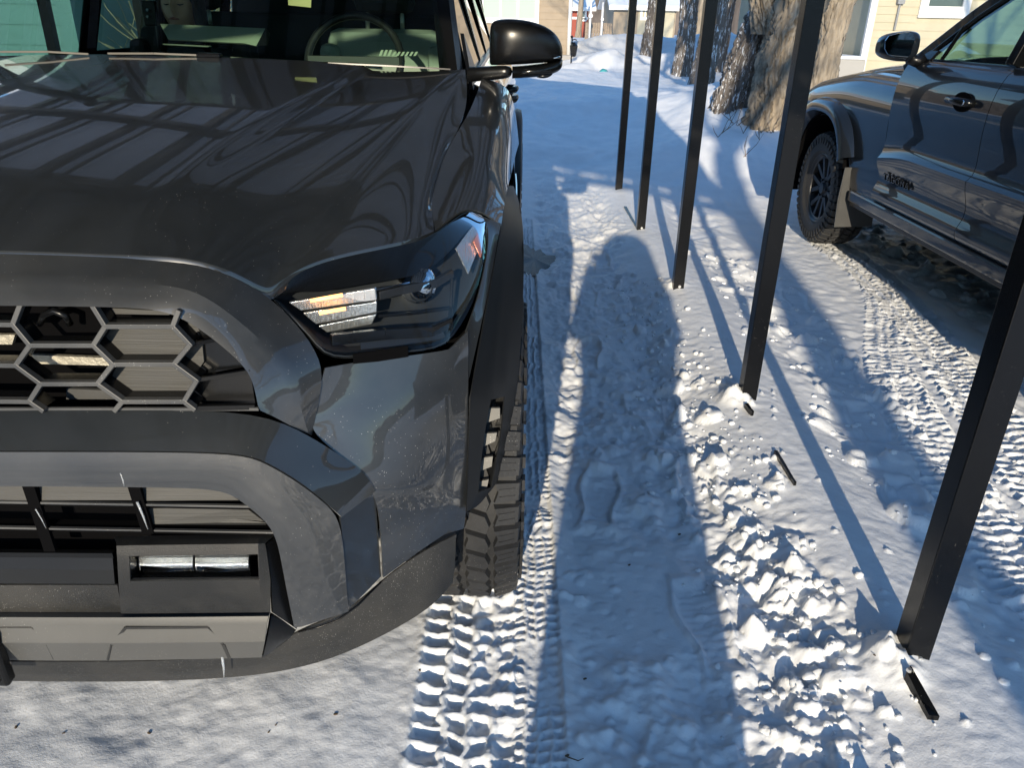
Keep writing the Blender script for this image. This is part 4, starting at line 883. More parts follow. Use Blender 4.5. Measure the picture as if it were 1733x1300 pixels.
for s_ in (0, 1):
    mirx = (lambda p: (2*XC-p[0], p[1], p[2])) if s_ else (lambda p: tuple(p))
    # return lip of the flare and the liner
    lipr = [UY(*r[-1]) for r in fl_rows]; P = [mirx(p) for p in lipr]; Q = [mirx(p+np.array((-.07, .035, -.015))) for p in lipr]
    obj('flare_lip', P+Q, [(i, i+1, i+1+len(P), i+len(P)) for i in range(len(P)-1)], 'flare', suv)
    for q in (((823, 691), (846, 691), (846, 708), (817, 718)), ((821, 734), (841, 733), (838, 747), (812, 759)), ((818, 775), (834, 773), (832, 790), (809, 799)), ((812, 815), (827, 812), (824, 826), (808, 834))):
        mb = MB(); mb.slab([mirx(UY(x, y, 1.43-(y-690)/140*.06)) for x, y in q][::(-1 if s_ else 1)], (0, .006, 0)); mb.build('vent_slat', 'skid', suv)
    V = []; n = 20
    for i in range(n+1):
        t = math.radians(34+158*i/n); yy = 1.80-.475*math.cos(t); zz = .44+.475*math.sin(t)
        V += [mirx((-.05, yy, zz)), mirx((-.42, yy, zz))]
    obj('wheel_liner', V, [(2*i, 2*i+1, 2*i+3, 2*i+2) for i in range(n)], 'dark', suv)
tyre_wheel(suv, (-.105, 1.785, .395), .405, .262, .225, 6, 1)
tyre_wheel(suv, (2*XC+.105, 1.785, .395), .405, .262, .225, 6, -1, detail=False)
tyre_wheel(suv, (-.105, 4.64, .395), .405, .262, .225, 6, 1, detail=False)
tyre_wheel(suv, (2*XC+.105, 4.64, .395), .405, .262, .225, 6, -1, detail=False)
# body sides ------------------------------------------------------------
def side_panel(name, y0, y1, m='paint', zlo=.46, n=5, arch=None):
    lv = [(1.215, -.165), (1.195, -.105), (1.13, -.062), (1.00, -.018), (.93, -.004), (.80, -.022), (.66, -.030), (.56, -.004), (zlo, -.010), (zlo-.05, -.07)]
    rows = []
    for z, x in lv:
        r = []
        for i in range(n):
            y = y0+(y1-y0)*i/(n-1); zz = z+.03*(y-2.7)/3*(z > 1)
            if arch:
                d = math.sqrt(max(0, arch[2]**2-(y-arch[0])**2)); zz = max(zz, arch[1]+d-.0+(z-zlo)*.12) if abs(y-arch[0]) < arch[2] and z < arch[1]+d else zz
            r.append(np.array((x, y, zz)))
        rows.append(r)
    spatch(name, rows, m, cr=(1,), sub=1, thick=.004, w=.4)
side_panel('front_door', 2.69, 3.70); side_panel('rear_door', 3.712, 4.20); side_panel('quarter_panel', 4.212, 5.85, n=15, arch=(4.64, .42, .47))
side_panel('fender_rear', 2.30, 2.678, zlo=.42, n=4, arch=(1.80, .42, .50)) if False else None
spatch('fender_skirt', [[np.array((.0, 2.25, .93)), np.array((.0, 2.5, .93)), np.array((-.004, 2.678, .93))], [np.array((-.02, 2.27, .75)), np.array((-.022, 2.5, .75)), np.array((-.022, 2.678, .78))], [np.array((-.01, 2.27, .5)), np.array((-.01, 2.5, .48)), np.array((-.01, 2.678, .46))]], 'paint', sub=1)
# rear flare
for s_ in (0, 1):
    V = []; n = 22
    for i in range(n+1):
        t = math.radians(-8+196*i/n); c_, s2 = math.cos(t), math.sin(t)
        for dx, r_ in ((-.02, .535), (.022, .52), (.030, .47), (-.02, .455)):
            x = dx if not s_ else 2*XC-dx; V.append((x, 4.64-r_*c_, .42+r_*s2))
    obj('wheel_flare', V, [(4*i+j, 4*i+j+1, 4*i+j+5, 4*i+j+4) for i in range(n) for j in range(3)], 'flare', suv)
    x = -.045 if not s_ else 2*XC+.045
    for y in (3.55, 4.05):
        mb = MB(); hx = UY(848, 172, 3.3)[0]; sg = 1 if not s_ else -1
        mb.tube([(x-.01*sg, y-.11, 1.10), (x+.028*sg, y-.085, 1.10), (x+.034*sg, y, 1.102), (x+.028*sg, y+.06, 1.10), (x-.01*sg, y+.085, 1.10)], [.014, .015, .016, .015, .014], 8); mb.build('door_handle', 'blks', suv, smooth=True)
# cabin: pillars, roof, glass -------------------------------------------------
def R3p(x, y, z): return np.array((x, y, z), float)
WB = UY(752, 113, 2.56); WTp = UY(733, -60, 3.02); WTp[2] = min(WTp[2], 1.60)
tx, ty, tz = WTp; slope = (WTp-WB)/(WTp[2]-WB[2]); RT = WB+slope*(1.74-WB[2])
ws = []
for t in (0, .5, 1):
    p = WB+(RT-WB)*t; row = []
    for f in (-1, -.6, 0, .6, 1):
        hw = abs(p[0]-XC); row.append(R3p(XC+hw*f, p[1]-.10*(1-f*f), p[2]+.018*(1-f*f)*(1-t)))
    ws.append(row)
patch('windshield', ws, 'glass', suv, 2, thick=0)
cowl = [[r*np.array((1.0, 1, 1))+np.array((0, -.005, -.006)) for r in ws[0]], [R3p(XC+(p[0]-XC)*1.03, 2.485-.0, p[2]-.004) for p in ws[0]]]
patch('cowl_panel', cowl, 'blks', suv, 1, thick=.004)
for s_ in (0, 1):
    mirx = (lambda p: (2*XC-p[0], p[1], p[2])) if s_ else (lambda p: tuple(p))
    def pil(name, pts, w1, m='blks', h=None):
        mb = MB(); mb.tube([mirx(p) for p in pts], w1, 10); mb.build(name, m, suv, smooth=True)
    a_ = UY(766, 114, 2.60); b2 = UY(750, 0, 2.86); d = (b2-a_)/(b2[2]-a_[2]); top = a_+d*(1.76-a_[2])
    P = []
    for p, w_ in ((a_+np.array((0, 0, -.06)), .036), (a_+(top-a_)*.5, .034), (top, .034)): P.append((p, w_))
    # A-pillar: flat paint-black cover
    V = []
    for p, w_ in P: V += [p+np.array((-w_, -.012, 0)), p+np.array((w_*.6, -.006, 0)), p+np.array((w_, .05, 0)), p+np.array((-w_*.8, .06, 0))]
    obj('a_pillar', [mirx(v) for v in V], [(4*i+j, 4*i+(j+1) % 4, 4*i+4+(j+1) % 4, 4*i+4+j) for i in range(2) for j in range(4)], 'blks', suv, angle=40)
    rail_ = [top, R3p(top[0]+.005, 3.6, 1.79), R3p(top[0]+.0, 4.6, 1.77), R3p(top[0]-.02, 5.6, 1.70)]
    pil('roof_rail', rail_, .032)
    for yb_, yt in ((3.70, 3.72), (4.42, 4.5), (5.45, 5.25)):
        V = []
        for (x, y, z) in ((-.165, yb_, 1.22), (top[0]+.0, yt, 1.77)): V += [(x, y-.045, z), (x+.006, y-.045, z), (x+.006, y+.045, z), (x-.03, y+.045, z)]
        obj('pillar', [mirx(v) for v in V], [(j, (j+1) % 4, 4+(j+1) % 4, 4+j) for j in range(4)], 'gloss', suv, smooth=False)
    belt = [R3p(-.158, 2.72, 1.222), R3p(-.160, 3.7, 1.232), R3p(-.163, 5.7, 1.25)]
    mb = MB(); [mb.bar(mirx(p), mirx(q), .022, .022) for p, q in zip(belt[:-1], belt[1:])]; mb.build('belt_trim', 'gloss', suv)
    gl = [mirx(v) for v in (R3p(-.166, 2.76, 1.225), R3p(-.172, 5.5, 1.245), R3p(top[0]-.01, 5.3, 1.75), R3p(top[0]-.01, top[1]+.15, 1.76))]
    obj('side_window', gl, [(0, 1, 2, 3)], 'glassd', suv, smooth=False)
    # front quarter sail where the mirror arm sits
    q = [UY(797, 112, 2.70), UY(812, 136, 2.70), UY(800, 60, 2.84), UY(771, 30, 2.80)]
    sail = [R3p(-.155, 2.62, 1.20), R3p(-.15, 2.92, 1.215), R3p(-.185, 2.96, 1.30), R3p(-.20, 2.86, 1.36)]
    mb = MB(); mb.slab([mirx(p) for p in sail], (.012*(1 if not s_ else -1), 0, 0)); mb.build('window_sail', 'blks', suv)
    # mirror
    def loft(name, secs, m, parent, Yc, N=16, ex=3.3):
        V = []; Fc = []
        for (px, y0, y1, dp, yo) in secs:
            a = UY(px, y0, Yc+yo); b_ = UY(px, y1, Yc+yo); c = (a+b_)/2; hz = abs(a[2]-b_[2])/2
            for k in range(N):
                t = 2*math.pi*k/N; u, v = math.cos(t), math.sin(t); u = math.copysign(abs(u)**(2/ex), u); v = math.copysign(abs(v)**(2/ex), v)
                V.append(mirx((c[0], c[1]+u*dp, c[2]+v*hz)))
        for i in range(len(secs)-1):
            for k in range(N): Fc.append((i*N+k, i*N+(k+1) % N, (i+1)*N+(k+1) % N, (i+1)*N+k))
        Fc += [tuple(range(N)), tuple(range((len(secs)-1)*N, len(secs)*N))]
        o = obj(name, V, Fc, m, parent, angle=50); sb = o.modifiers.new('sub', 'SUBSURF'); sb.levels = sb.render_levels = 2; return o
    mr = bpy.data.objects.new('mirror', None); COL.objects.link(mr); mr.location = mirx((.02, 2.68, 1.3)); par(mr, suv)
    loft('mirror_cap', [(829, 58, 104, .03, .02), (830, 40, 110, .06, .015), (836, 33, 110, .072, 0), (852, 30, 110, .08, -.01), (880, 31, 109, .082, -.01), (908, 37, 107, .078, -.005), (932, 48, 105, .07, .005), (947, 65, 103, .055, .02), (952, 84, 100, .035, .03)], 'blks', mr, 2.68)
    loft('mirror_base', [(867, 111, 132, .05, 0), (885, 110, 131, .07, -.005), (915, 107, 129, .07, 0), (938, 103, 124, .06, .01), (949, 99, 117, .05, .02), (952, 99, 110, .02, .03)], 'gloss', mr, 2.675)
    loft('mirror_arm', [(792, 112, 138, .04, .03), (812, 112, 137, .035, .01), (845, 110, 134, .035, 0), (868, 110, 131, .045, 0)], 'blks', mr, 2.675)
    loft('mirror_camera', [(906, 126, 129, .02, 0), (914, 124, 132, .03, 0), (926, 123, 132, .03, 0), (936, 120, 126, .01, 0)], 'blks', mr, 2.65)
    loft('turn_signal', [(937, 96, 99, .006, -.03), (945, 94, 98, .01, -.025), (949, 94, 97, .006, -.01)], 'chrome', mr, 2.66)
rf = [[R3p(XC+(RT[0]-XC)*f, y, z+.03*(1-f*f)) for f in (-1, -.5, 0, .5, 1)] for y, z in ((RT[1]-.02, 1.755), (3.6, 1.80), (4.8, 1.79), (5.75, 1.72))]
patch('roof', rf, 'paint', suv, 1, thick=.02)
mb = MB(); mb.box((2*XC+.16, 5.55, .5), (-.16, 5.80, 1.26)); mb.build('tailgate', 'paint', suv)
V = [(2*XC+.2, 5.6, 1.25), (-.2, 5.6, 1.25), (-.28, 5.45, 1.74), (2*XC+.28, 5.45, 1.74)]; obj('rear_window', V, [(0, 1, 2, 3)], 'interior', suv)
# interior
dz = WB[2]-.012
mb = MB(); mb.box((2*XC+.22, 2.60, .9), (-.22, 3.10, dz-.035)); mb.build('dashboard', 'interior', suv, bevel=.02)
mb = MB(); mb.box((2*XC+.12, 2.65, .52), (-.12, 5.5, .62)); mb.build('cabin_floor', 'interior', suv)
mb = MB(); mb.box((2*XC+.17, 2.9, .6), (2*XC+.21, 5.4, 1.2)); mb.build('door_lining', 'interior', suv)
mb = MB(); mb.box((-.21, 2.9, .6), (-.17, 5.4, 1.2)); mb.build('door_lining', 'interior', suv)
tp = [UY(270, 39, 3.12), UY(449, 47, 3.12), UY(434, 77, 3.02), UY(412, 72, 3.0), UY(284, 66, 3.0)]
mb = MB(); mb.slab(tp, (0, .012, -.004)); mb.build('dash_panel', 'tray', suv, bevel=.003)
tp = [UY(449, 47, 3.121), UY(456, 56, 3.16), UY(452, 76, 3.10), UY(434, 77, 3.021)]; mb = MB(); mb.slab(tp, (0, .012, 0)); mb.build('dash_panel', 'interior', suv)
mb = MB(); mb.slab([UY(275, 73, 2.93), UY(357, 77, 2.93), UY(350, 79, 2.9), UY(276, 75, 2.9)], (0, .01, -.002)); mb.build('dash_strip', 'tray', suv)
mb = MB(); cW = UY(600, 102, 3.12); pts = []; nrm = np.array((0, -.88, .47)); e1 = np.array((1., 0, 0)); e2 = np.cross(nrm, e1)
for i in range(33):
    t = 2*math.pi*i/32; pts.append(cW+(e1*math.cos(t)+e2*math.sin(t))*.175)
mb.tube(pts, .014, 10, cap=False); mb.bar(cW-e1*.17, cW+e1*.17, .04, .03); mb.bar(cW, cW+e2*.17*(-1 if e2[2] > 0 else 1), .04, .03); mb.build('steering_wheel', 'wheel', suv, smooth=True, angle=40)
def seat(x, y, m):
    s = bpy.data.objects.new('seat', None); COL.objects.link(s); s.location = (x, y, .7); par(s, suv)
    mb = MB(); mb.box((x-.25, y-.06, .85), (x+.25, y+.08, 1.36)); o = mb.build('backrest', m, s, bevel=.05)
    mb = MB(); mb.box((x-.27, y-.12, .85), (x-.19, y+.06, 1.30)); o = mb.build('bolster', m, s, bevel=.03); mb = MB(); mb.box((x+.19, y-.12, .85), (x+.27, y+.06, 1.30)); o = mb.build('bolster', m, s, bevel=.03)
    mb = MB(); mb.box((x-.13, y-.04, 1.42), (x+.13, y+.06, 1.60)); mb.build('headrest', 'interior', s, bevel=.04)
    for dx in (-.075, .075): mb = MB(); mb.tube([(x+dx, y, 1.33), (x+dx, y, 1.45)], .009, 8); mb.build('headrest_post', 'alu', s, smooth=True)
    mb = MB(); mb.box((x-.26, y-.55, .72), (x+.26, y, .88)); mb.build('cushion', m, s, bevel=.05)
seat(UY(652, 50, 3.66)[0], 3.66, 'seat'); seat(UY(330, 50, 3.85)[0], 3.85, 'interior')
mb = MB(); mb.box((2*XC+.25, 4.5, .8), (-.25, 4.62, 1.42)); mb.build('rear_seat', 'interior', suv, bevel=.04)
mb = MB(); q = [UY(487, -6, 2.83), UY(527, -6, 2.83), UY(526, 12, 2.79), UY(488, 8, 2.79)]; mb.slab(q, (0, .002, 0)); mb.build('windshield_sticker', 'screen', suv)
mb = MB(); q = UY(252, 24, 2.95); mb.box(q+np.array((-.022, 0, -.035)), q+np.array((.022, .03, .045))); mb.build('dash_camera', 'blks', suv, bevel=.004)
for yy in (16, 27): mb = MB(); p = UY(250, yy, 2.94); mb.tube([p, p+np.array((0, -.004, 0))], .0045, 8); mb.build('camera_button', 'chrome', suv)
# wipers
def wiper(pts, w=.010):
    mb = MB(); P = [UY(*p) for p in pts]
    for p, q in zip(P[:-1], P[1:]): mb.bar(p, q, w*.7, .006)
    mb.build('wiper', 'alu2', suv, bevel=.001)
M['alu2'] = mat('wiper_metal', (.10, .095, .085), .5, .1)
wiper([(182, 90, 2.47), (260, 90, 2.47), (340, 93, 2.48)], .006); wiper([(390, 97, 2.49), (450, 101, 2.51), (535, 106, 2.54)], .006); wiper([(0, 87, 2.45), (80, 87, 2.46), (150, 91, 2.47)], .006)
mb = MB(); a = UY(337, 88, 2.50); b_ = UY(372, 99, 2.47); mb.box((a[0], 2.47, b_[2]), (b_[0], 2.50, a[2])); mb.build('wiper_joint', 'gloss', suv, bevel=.004)
# grille-shaped frost decal low on the driver's glass: eight slanted white dashes
fw_ = MB()
for i in range(9):
    x = 641+i*7.3; p = [UY(x, 94, 2.622), UY(x+4, 94, 2.622), UY(x+8, 87-3*(i < 3), 2.63), UY(x+4, 87-3*(i < 3), 2.63)]; fw_ = MB(); fw_.slab(p, (0, .001, 0)); fw_.build('defroster_slot', 'tray', suv)

# ------------------------------------------------------------------ the truck on the right, seen from its side, facing away
M['tyreT'] = M['rubber']
XT, TC = 2.105, 3.05
trk = empty('parked_truck', (TC, 3.9, 0), 'dark grey pickup truck on the right beyond the posts, with black wheel and mud flap', 'pickup truck')
def tmir(p): return (2*TC-p[0], p[1], p[2])
def tpatch(name, rows, m, **k):
    a = patch(name, [[p for p in r] for r in rows], m, trk, **k)
    k2 = dict(k); k2['cc'] = [len(rows[0])-1-c for c in k.get('cc', ())]
    patch(name, [[tmir(p) for p in reversed(r)] for r in rows], m, trk, **k2); return a
LV = [(1.250, .085), (1.225, .050), (1.16, .018), (1.06, .004), (.94, .006), (.83, .022), (.785, .012), (.765, -.012), (.725, -.006), (.63, .030), (.575, .018), (.535, -.004), (.50, .0), (.46, .045)]
def tside(name, y0, y1, n=5, arch=None, lv=LV, front=None):
    rows = []
    for z, dx in lv:
        r = []
        for i in range(n):
            y = y1+(y0-y1)*i/(n-1); zz = z; xx = XT+dx
            if z < .80 and z > .70: zz -= .05*max(0, (y-4.35))/.3*(1 if y > 4.35 else 0)
            if arch and abs(y-arch[0]) < arch[2]:
                d = arch[1]+arch[2]*(1-(abs(y-arch[0])/arch[2])**2.6)**(1/2.6)
                if zz < d: zz = d+(zz-.46)*.03
            if front: xx += front*max(0, y-5.9)**2; zz -= (.13*float(sstep(5.2, 6.5, y))*min(1, max(0, z-.9)/.15))
            r.append(np.array((xx, y, zz)))
        rows.append(r)
    tpatch(name, rows, 'tpaint', sub=1, thick=.004, cr=(1, 7), w=.5)
tside('front_door', 3.652, 4.607, 7); tside('rear_door', 2.76, 3.647, 5)
tside('fender', 4.612, 6.45, 25, arch=(5.53, .36, .50), lv=[(1.15, .17), (1.135, .12), (1.09, .05), (1.03, .018), (.94, .006), (.83, .020), (.74, .024), (.62, .03), (.55, .02), (.46, .03)], front=.5)
tside('bed_side', .55, 2.75, 25, arch=(1.96, .36, .50))
hood = []
for y, z in ((6.52, .92), (6.40, .99), (6.1, 1.06), (5.6, 1.15), (5.1, 1.205), (4.72, 1.225), (4.62, 1.23)):
    hood.append([np.array((TC+f*(.93-.17)*(1 if y < 6.3 else .93), y, z+.055*(1-abs(f)**2.5)-.035*(abs(f) > .98))) for f in (-1, -.93, -.6, -.55, 0, .55, .6, .93, 1)])
patch('hood', hood[::-1], 'tpaint', trk, 2, cc=(2, 6), thick=.004, w=.5)
for s_ in (0, 1):
    f_ = tmir if s_ else tuple
    for yc in (5.53, 1.96):
        V = []; n = 26
        for i in range(n+1):
            t = math.radians(24+160*i/n); c_, s2 = -math.cos(t), math.sin(t)
            e = lambda v: math.copysign(abs(v)**.78, v)
            for dx, r_ in ((.03, .585), (-.040, .565), (-.058, .54), (-.055, .50), (-.0, .475)):
                V.append(f_((XT+dx, yc+r_*e(c_)*.97, .36+r_*1.06*e(s2))))
        k = 5; o = obj('wheel_flare', V, [(k*i+j, k*i+j+1, k*i+j+k+1, k*i+j+k) for i in range(n) for j in range(k-1)], 'tpaint', trk, angle=50)
        V = []
        for i in range(n+1):
            t = math.radians(-10+200*i/n); V += [f_((XT+.0, yc-.48*math.cos(t), .36+.52*math.sin(t))), f_((XT+.40, yc-.48*math.cos(t), .36+.52*math.sin(t)))]
        obj('wheel_liner', V, [(2*i, 2*i+1, 2*i+3, 2*i+2) for i in range(n)], 'dark', trk)
    # mud flap
    q = [(2.085, 5.02, .60), (2.30, 5.02, .61), (2.32, 4.985, .235), (2.075, 4.985, .225), (2.07, 5.00, .40)]
    mb = MB(); mb.slab([f_(p) for p in q], (0, -.012, 0)); mb.build('mud_flap', 'flap', trk, bevel=.003)
    mb = MB(); mb.bar(f_((XT+.03, 4.95, .44)), f_((XT+.03, 2.6, .44)), .05, .07); mb.build('rocker', 'tpaint', trk, bevel=.012)
    mb = MB(); mb.bar(f_((XT+.045, 4.95, .395)), f_((XT+.045, 2.6, .395)), .04, .035); mb.build('sill_trim', 'alu' if False else 'blks', trk, bevel=.004)
    # handle
    for y in (3.87, 2.95):
        mb = MB(); x = XT+.002
        mb.tube([f_((x+.01, y+.105, 1.093)), f_((x-.030, y+.09, 1.097)), f_((x-.036, y+.02, 1.099)), f_((x-.034, y-.06, 1.097)), f_((x+.01, y-.085, 1.093))], [.016, .017, .018, .019, .017], 10); mb.build('door_handle', 'gloss', trk, smooth=True)
        mb = MB(); mb.tube([f_((x-.0, y-.055, 1.097)), f_((x-.044, y-.062, 1.097))], [.016, .014], 12); mb.build('door_lock', 'chrome', trk, smooth=True)
        V = [f_((x-.001, y+.01+.085*math.cos(2*math.pi*i/20), 1.093+.045*math.sin(2*math.pi*i/20))) for i in range(20)]; mb = MB(); mb.slab(V, (-.002*(1 if not s_ else -1), 0, 0)); mb.build('handle_cup', 'dark', trk)
    # cabin pillars, window frames
    def pl(name, pts, w, m='blks', h=None):
        mb = MB(); P = [f_(p) for p in pts]
        for p, q in zip(P[:-1], P[1:]): mb.bar(p, q, w, h or w)
        mb.build(name, m, trk, bevel=.004)
    pl('a_pillar', [(XT+.13, 4.78, 1.19), (XT+.20, 4.30, 1.47), (XT+.27, 3.85, 1.70)], .055, 'tpaint')
    pl('window_frame', [(XT+.10, 4.57, 1.245), (XT+.165, 4.22, 1.46), (XT+.235, 3.83, 1.66), (XT+.24, 3.6, 1.69), (XT+.23, 2.8, 1.66)], .022, 'gloss')
    pl('belt_trim', [(XT+.088, 4.60, 1.252), (XT+.088, 2.75, 1.256)], .018, 'gloss')
    pl('b_pillar', [(XT+.092, 3.66, 1.25), (XT+.235, 3.68, 1.68)], .05, 'gloss', .12); pl('pillar', [(XT+.09, 2.78, 1.25), (XT+.23, 2.85, 1.66)], .05, 'tpaint', .14)
    pl('roof_rail', [(XT+.27, 3.85, 1.70), (XT+.27, 3.5, 1.735), (XT+.26, 2.7, 1.70)], .05, 'tpaint')
    pl('quarter_trim', [(XT+.10, 4.37, 1.25), (XT+.135, 4.28, 1.42)], .016, 'gloss')
    q = [f_(p) for p in ((XT+.10, 4.56, 1.25), (XT+.10, 2.85, 1.25), (XT+.225, 2.85, 1.66), (XT+.235, 3.83, 1.66), (XT+.165, 4.22, 1.455))]
    obj('side_window', q, [(0, 1, 2, 3, 4)], 'glassd', trk, smooth=False)
    q = [f_(p) for p in ((XT+.055, 4.60, 1.235), (XT+.06, 4.44, 1.235), (XT+.10, 4.42, 1.30), (XT+.10, 4.50, 1.30))]
    mb = MB(); mb.slab(q, (.02, 0, 0)); mb.build('window_sail', 'blks', trk)
    mr = bpy.data.objects.new('mirror', None); COL.objects.link(mr); mr.location = f_((2.0, 4.5, 1.3)); par(mr, trk)
    def tloft(name, secs, m, Yc, N=14, ex=2.8, ang=50):
        V = []; Fc = []
        for (px, y0, y1, dp, yo) in secs:
            a = UY(px, y0, Yc+yo); b_ = UY(px, y1, Yc+yo); c = (a+b_)/2; hz = abs(a[2]-b_[2])/2
            for k in range(N):
                t = 2*math.pi*k/N; u, v = math.cos(t), math.sin(t); u = math.copysign(abs(u)**(2/ex), u); v = math.copysign(abs(v)**(2/ex), v)
                V.append(f_((c[0], c[1]+u*dp, c[2]+v*hz)))
        for i in range(len(secs)-1):
            for k in range(N): Fc.append((i*N+k, i*N+(k+1) % N, (i+1)*N+(k+1) % N, (i+1)*N+k))
        Fc += [tuple(range(N)), tuple(range((len(secs)-1)*N, len(secs)*N))]
        o = obj(name, V, Fc, m, mr, angle=ang); sb = o.modifiers.new('sub', 'SUBSURF'); sb.levels = sb.render_levels = 2
    tloft('mirror_cap', [(1486, 70, 88, .03, .03), (1489, 62, 93, .06, .03), (1497, 56, 99, .08, .02), (1515, 52, 103, .09, 0), (1535, 50, 105, .08, -.01), (1547, 53, 102, .06, -.02), (1553, 62, 90, .03, -.02)], 'tpaint', 4.52)
    g = [UY(x, y, 4.42) for x, y in ((1499, 68), (1505, 60), (1520, 56), (1540, 53.5), (1547, 57), (1548, 68), (1541, 92), (1533, 100), (1515, 97), (1503, 91), (1498, 82))]
    mb = MB(); mb.slab([f_(p) for p in g], (0, .01, 0)); mb.build('mirror_glass', 'mirror', mr)
    mb = MB(); mb.tube([f_(UY(1538, 98, 4.50)), f_(UY(1552, 104, 4.50)), f_(np.array((XT+.07, 4.50, 1.265)))], [.028, .03, .035], 8); mb.build('mirror_arm', 'blks', mr, smooth=True)
    # headlight at the far corner
    mb = MB(); mb.slab([f_(p) for p in ((XT+.06, 6.08, .99), (XT+.05, 6.1, .86), (XT+.22, 6.46, .80), (XT+.24, 6.46, .95))], (.03, -.02, 0)); mb.build('headlight', 'gloss', trk, bevel=.01)
rows = [[np.array((TC+f*.60*(1 if y < 4 else 1), y, z+.02*(1-f*f))) for f in (-1, -.5, 0, .5, 1)] for y, z in ((3.88, 1.71), (3.5, 1.75), (2.68, 1.71))]; patch('roof', rows, 'tpaint', trk, 1, thick=.02)
q = [(XT+.17, 4.72, 1.21), (2*TC-XT-.17, 4.72, 1.21), (2*TC-XT-.29, 3.86, 1.70), (XT+.29, 3.86, 1.70)]; obj('windshield', q, [(0, 1, 2, 3)], 'glassd', trk, smooth=False)
q = [(XT+.12, 2.70, 1.25), (2*TC-XT-.12, 2.70, 1.25), (2*TC-XT-.27, 2.76, 1.66), (XT+.27, 2.76, 1.66)]; obj('rear_window', q, [(0, 1, 2, 3)], 'glassd', trk, smooth=False)
mb = MB(); mb.box((XT+.16, 6.35, .42), (2*TC-XT-.16, 6.60, .95)); mb.build('front_bumper', 'blks', trk, bevel=.04)
mb = MB(); mb.box((XT+.08, .52, .45), (2*TC-XT-.08, .60, 1.2)); mb.build('tailgate', 'tpaint', trk, bevel=.01)
mb = MB(); mb.box((XT+.10, 2.62, .6), (2*TC-XT-.10, 2.70, 1.24)); mb.build('cab_back', 'tpaint', trk)
mb = MB(); mb.box((XT+.35, .7, .40), (2*TC-XT-.35, 6.3, .58)); mb.build('underbody', 'dark', trk)
mb = MB(); mb.box((XT+.08, 2.7, .55), (2*TC-XT-.08, 4.7, .60)); mb.build('cabin_floor', 'interior', trk)
mb = MB(); mb.box((XT+.10, 4.45, .7), (2*TC-XT-.10, 4.7, 1.20)); mb.build('dashboard', 'interior', trk, bevel=.03)
for x in (XT+.45, 2*TC-XT-.45):
    mb = MB(); mb.box((x-.24, 3.45, .75), (x+.24, 3.62, 1.32)); mb.build('seat_back', 'interior', trk, bevel=.05)
    mb = MB(); mb.box((x-.12, 3.47, 1.36), (x+.12, 3.57, 1.54)); mb.build('headrest', 'interior', trk, bevel=.04)
for x, y, s in ((XT+.145, 5.53, -1), (2*TC-XT-.145, 5.53, 1), (XT+.145, 1.96, -1), (2*TC-XT-.145, 1.96, 1)):
    tyre_wheel(trk, (x, y, .372), .385, .26, .225, 6, s, steer=(.0), detail=False, nb=44)
# raised lettering on the lower door
a = UX(1494, 289, XT-.012); b_ = UX(1537, 300, XT-.012)
cu = bpy.data.curves.new('lettering', 'FONT'); cu.body = 'TACOMA'; cu.size = .062; cu.extrude = .004; cu.space_character = 1.25
to = bpy.data.objects.new('tmp', cu); COL.objects.link(to); bpy.context.view_layer.update()
lm = bpy.data.meshes.new_from_object(to.evaluated_get(bpy.context.evaluated_depsgraph_get())); bpy.data.objects.remove(to)
wd = max(v.co.x for v in lm.vertices); sc = abs(a[1]-b_[1])/wd
lm.materials.clear(); lm.materials.append(M['gloss']); lo = bpy.data.objects.new('lettering', lm); COL.objects.link(lo)
lo.matrix_world = Matrix(((0, -.10, -1, XT+.0035), (-sc, 0, 0, a[1]), (0, .8, -.1, a[2]-.045), (0, 0, 0, 1)))
mwx = lo.matrix_world.copy(); lo.parent = trk; lo.matrix_parent_inverse = Matrix.Translation(trk.location).inverted(); lo.matrix_basis = mwx

# ------------------------------------------------------------------ houses, fence, poles
M['tan'] = mat('tan_siding', (0.36, 0.29, 0.21), .7, vary=.15, vscale=3); M['yellow'] = mat('cream_yellow_siding', (0.50, 0.455, 0.33), .7, vary=.10, vscale=3)
M['grey'] = mat('grey_siding', (0.27, 0.28, 0.29), .7, vary=.12, vscale=3); M['teal'] = mat('teal_siding', (0.15, 0.27, 0.29), .6, vary=.08, vscale=3)
M['white'] = mat('white_trim', (0.78, 0.77, 0.74), .5); M['pane'] = mat('window_pane', (0.10, 0.14, 0.14), .06, coat=.5); M['curtain'] = mat('green_curtain', (.42, .55, .46), .8)
M['roofs'] = mat('roof_snow', (.84, .86, .88), .7, bump=.01, bscale=8); M['red'] = mat('red_wall', (.30, .07, .045), .8); M['wood'] = mat('weathered_fence_wood', (.33, .26, .19), .85, vary=.3, vscale=14); M['conc'] = mat('concrete', (.36, .35, .33), .85)
M['shingle'] = mat('dark_shingle', (.10, .085, .075), .9, vary=.3, vscale=12)
def boards(root, x0, x1, y, z0, z1, p, m, holes=(), face=-1):
    z = z0
    while z < z1-1e-3:
        zt = min(z+p, z1); segs_ = [(x0, x1)]
        for hx0, hx1, hz0, hz1 in holes:
            if zt > hz0+.01 and z < hz1-.01:
                segs_ = [s for a0, a1 in segs_ for s in ((a0, min(a1, hx0)), (max(a0, hx1), a1)) if s[1]-s[0] > .02]
        for a0, a1 in segs_:
            V = [(a0, y-.018, z), (a1, y-.018, z), (a1, y-.004, zt), (a0, y-.004, zt), (a0, y+.01, z), (a1, y+.01, z), (a1, y+.01, zt), (a0, y+.01, zt)]
            obj('siding_board', V, [(0, 1, 2, 3), (0, 4, 5, 1), (3, 2, 6, 7), (0, 3, 7, 4), (1, 5, 6, 2)], m, root, smooth=False)
        z = zt
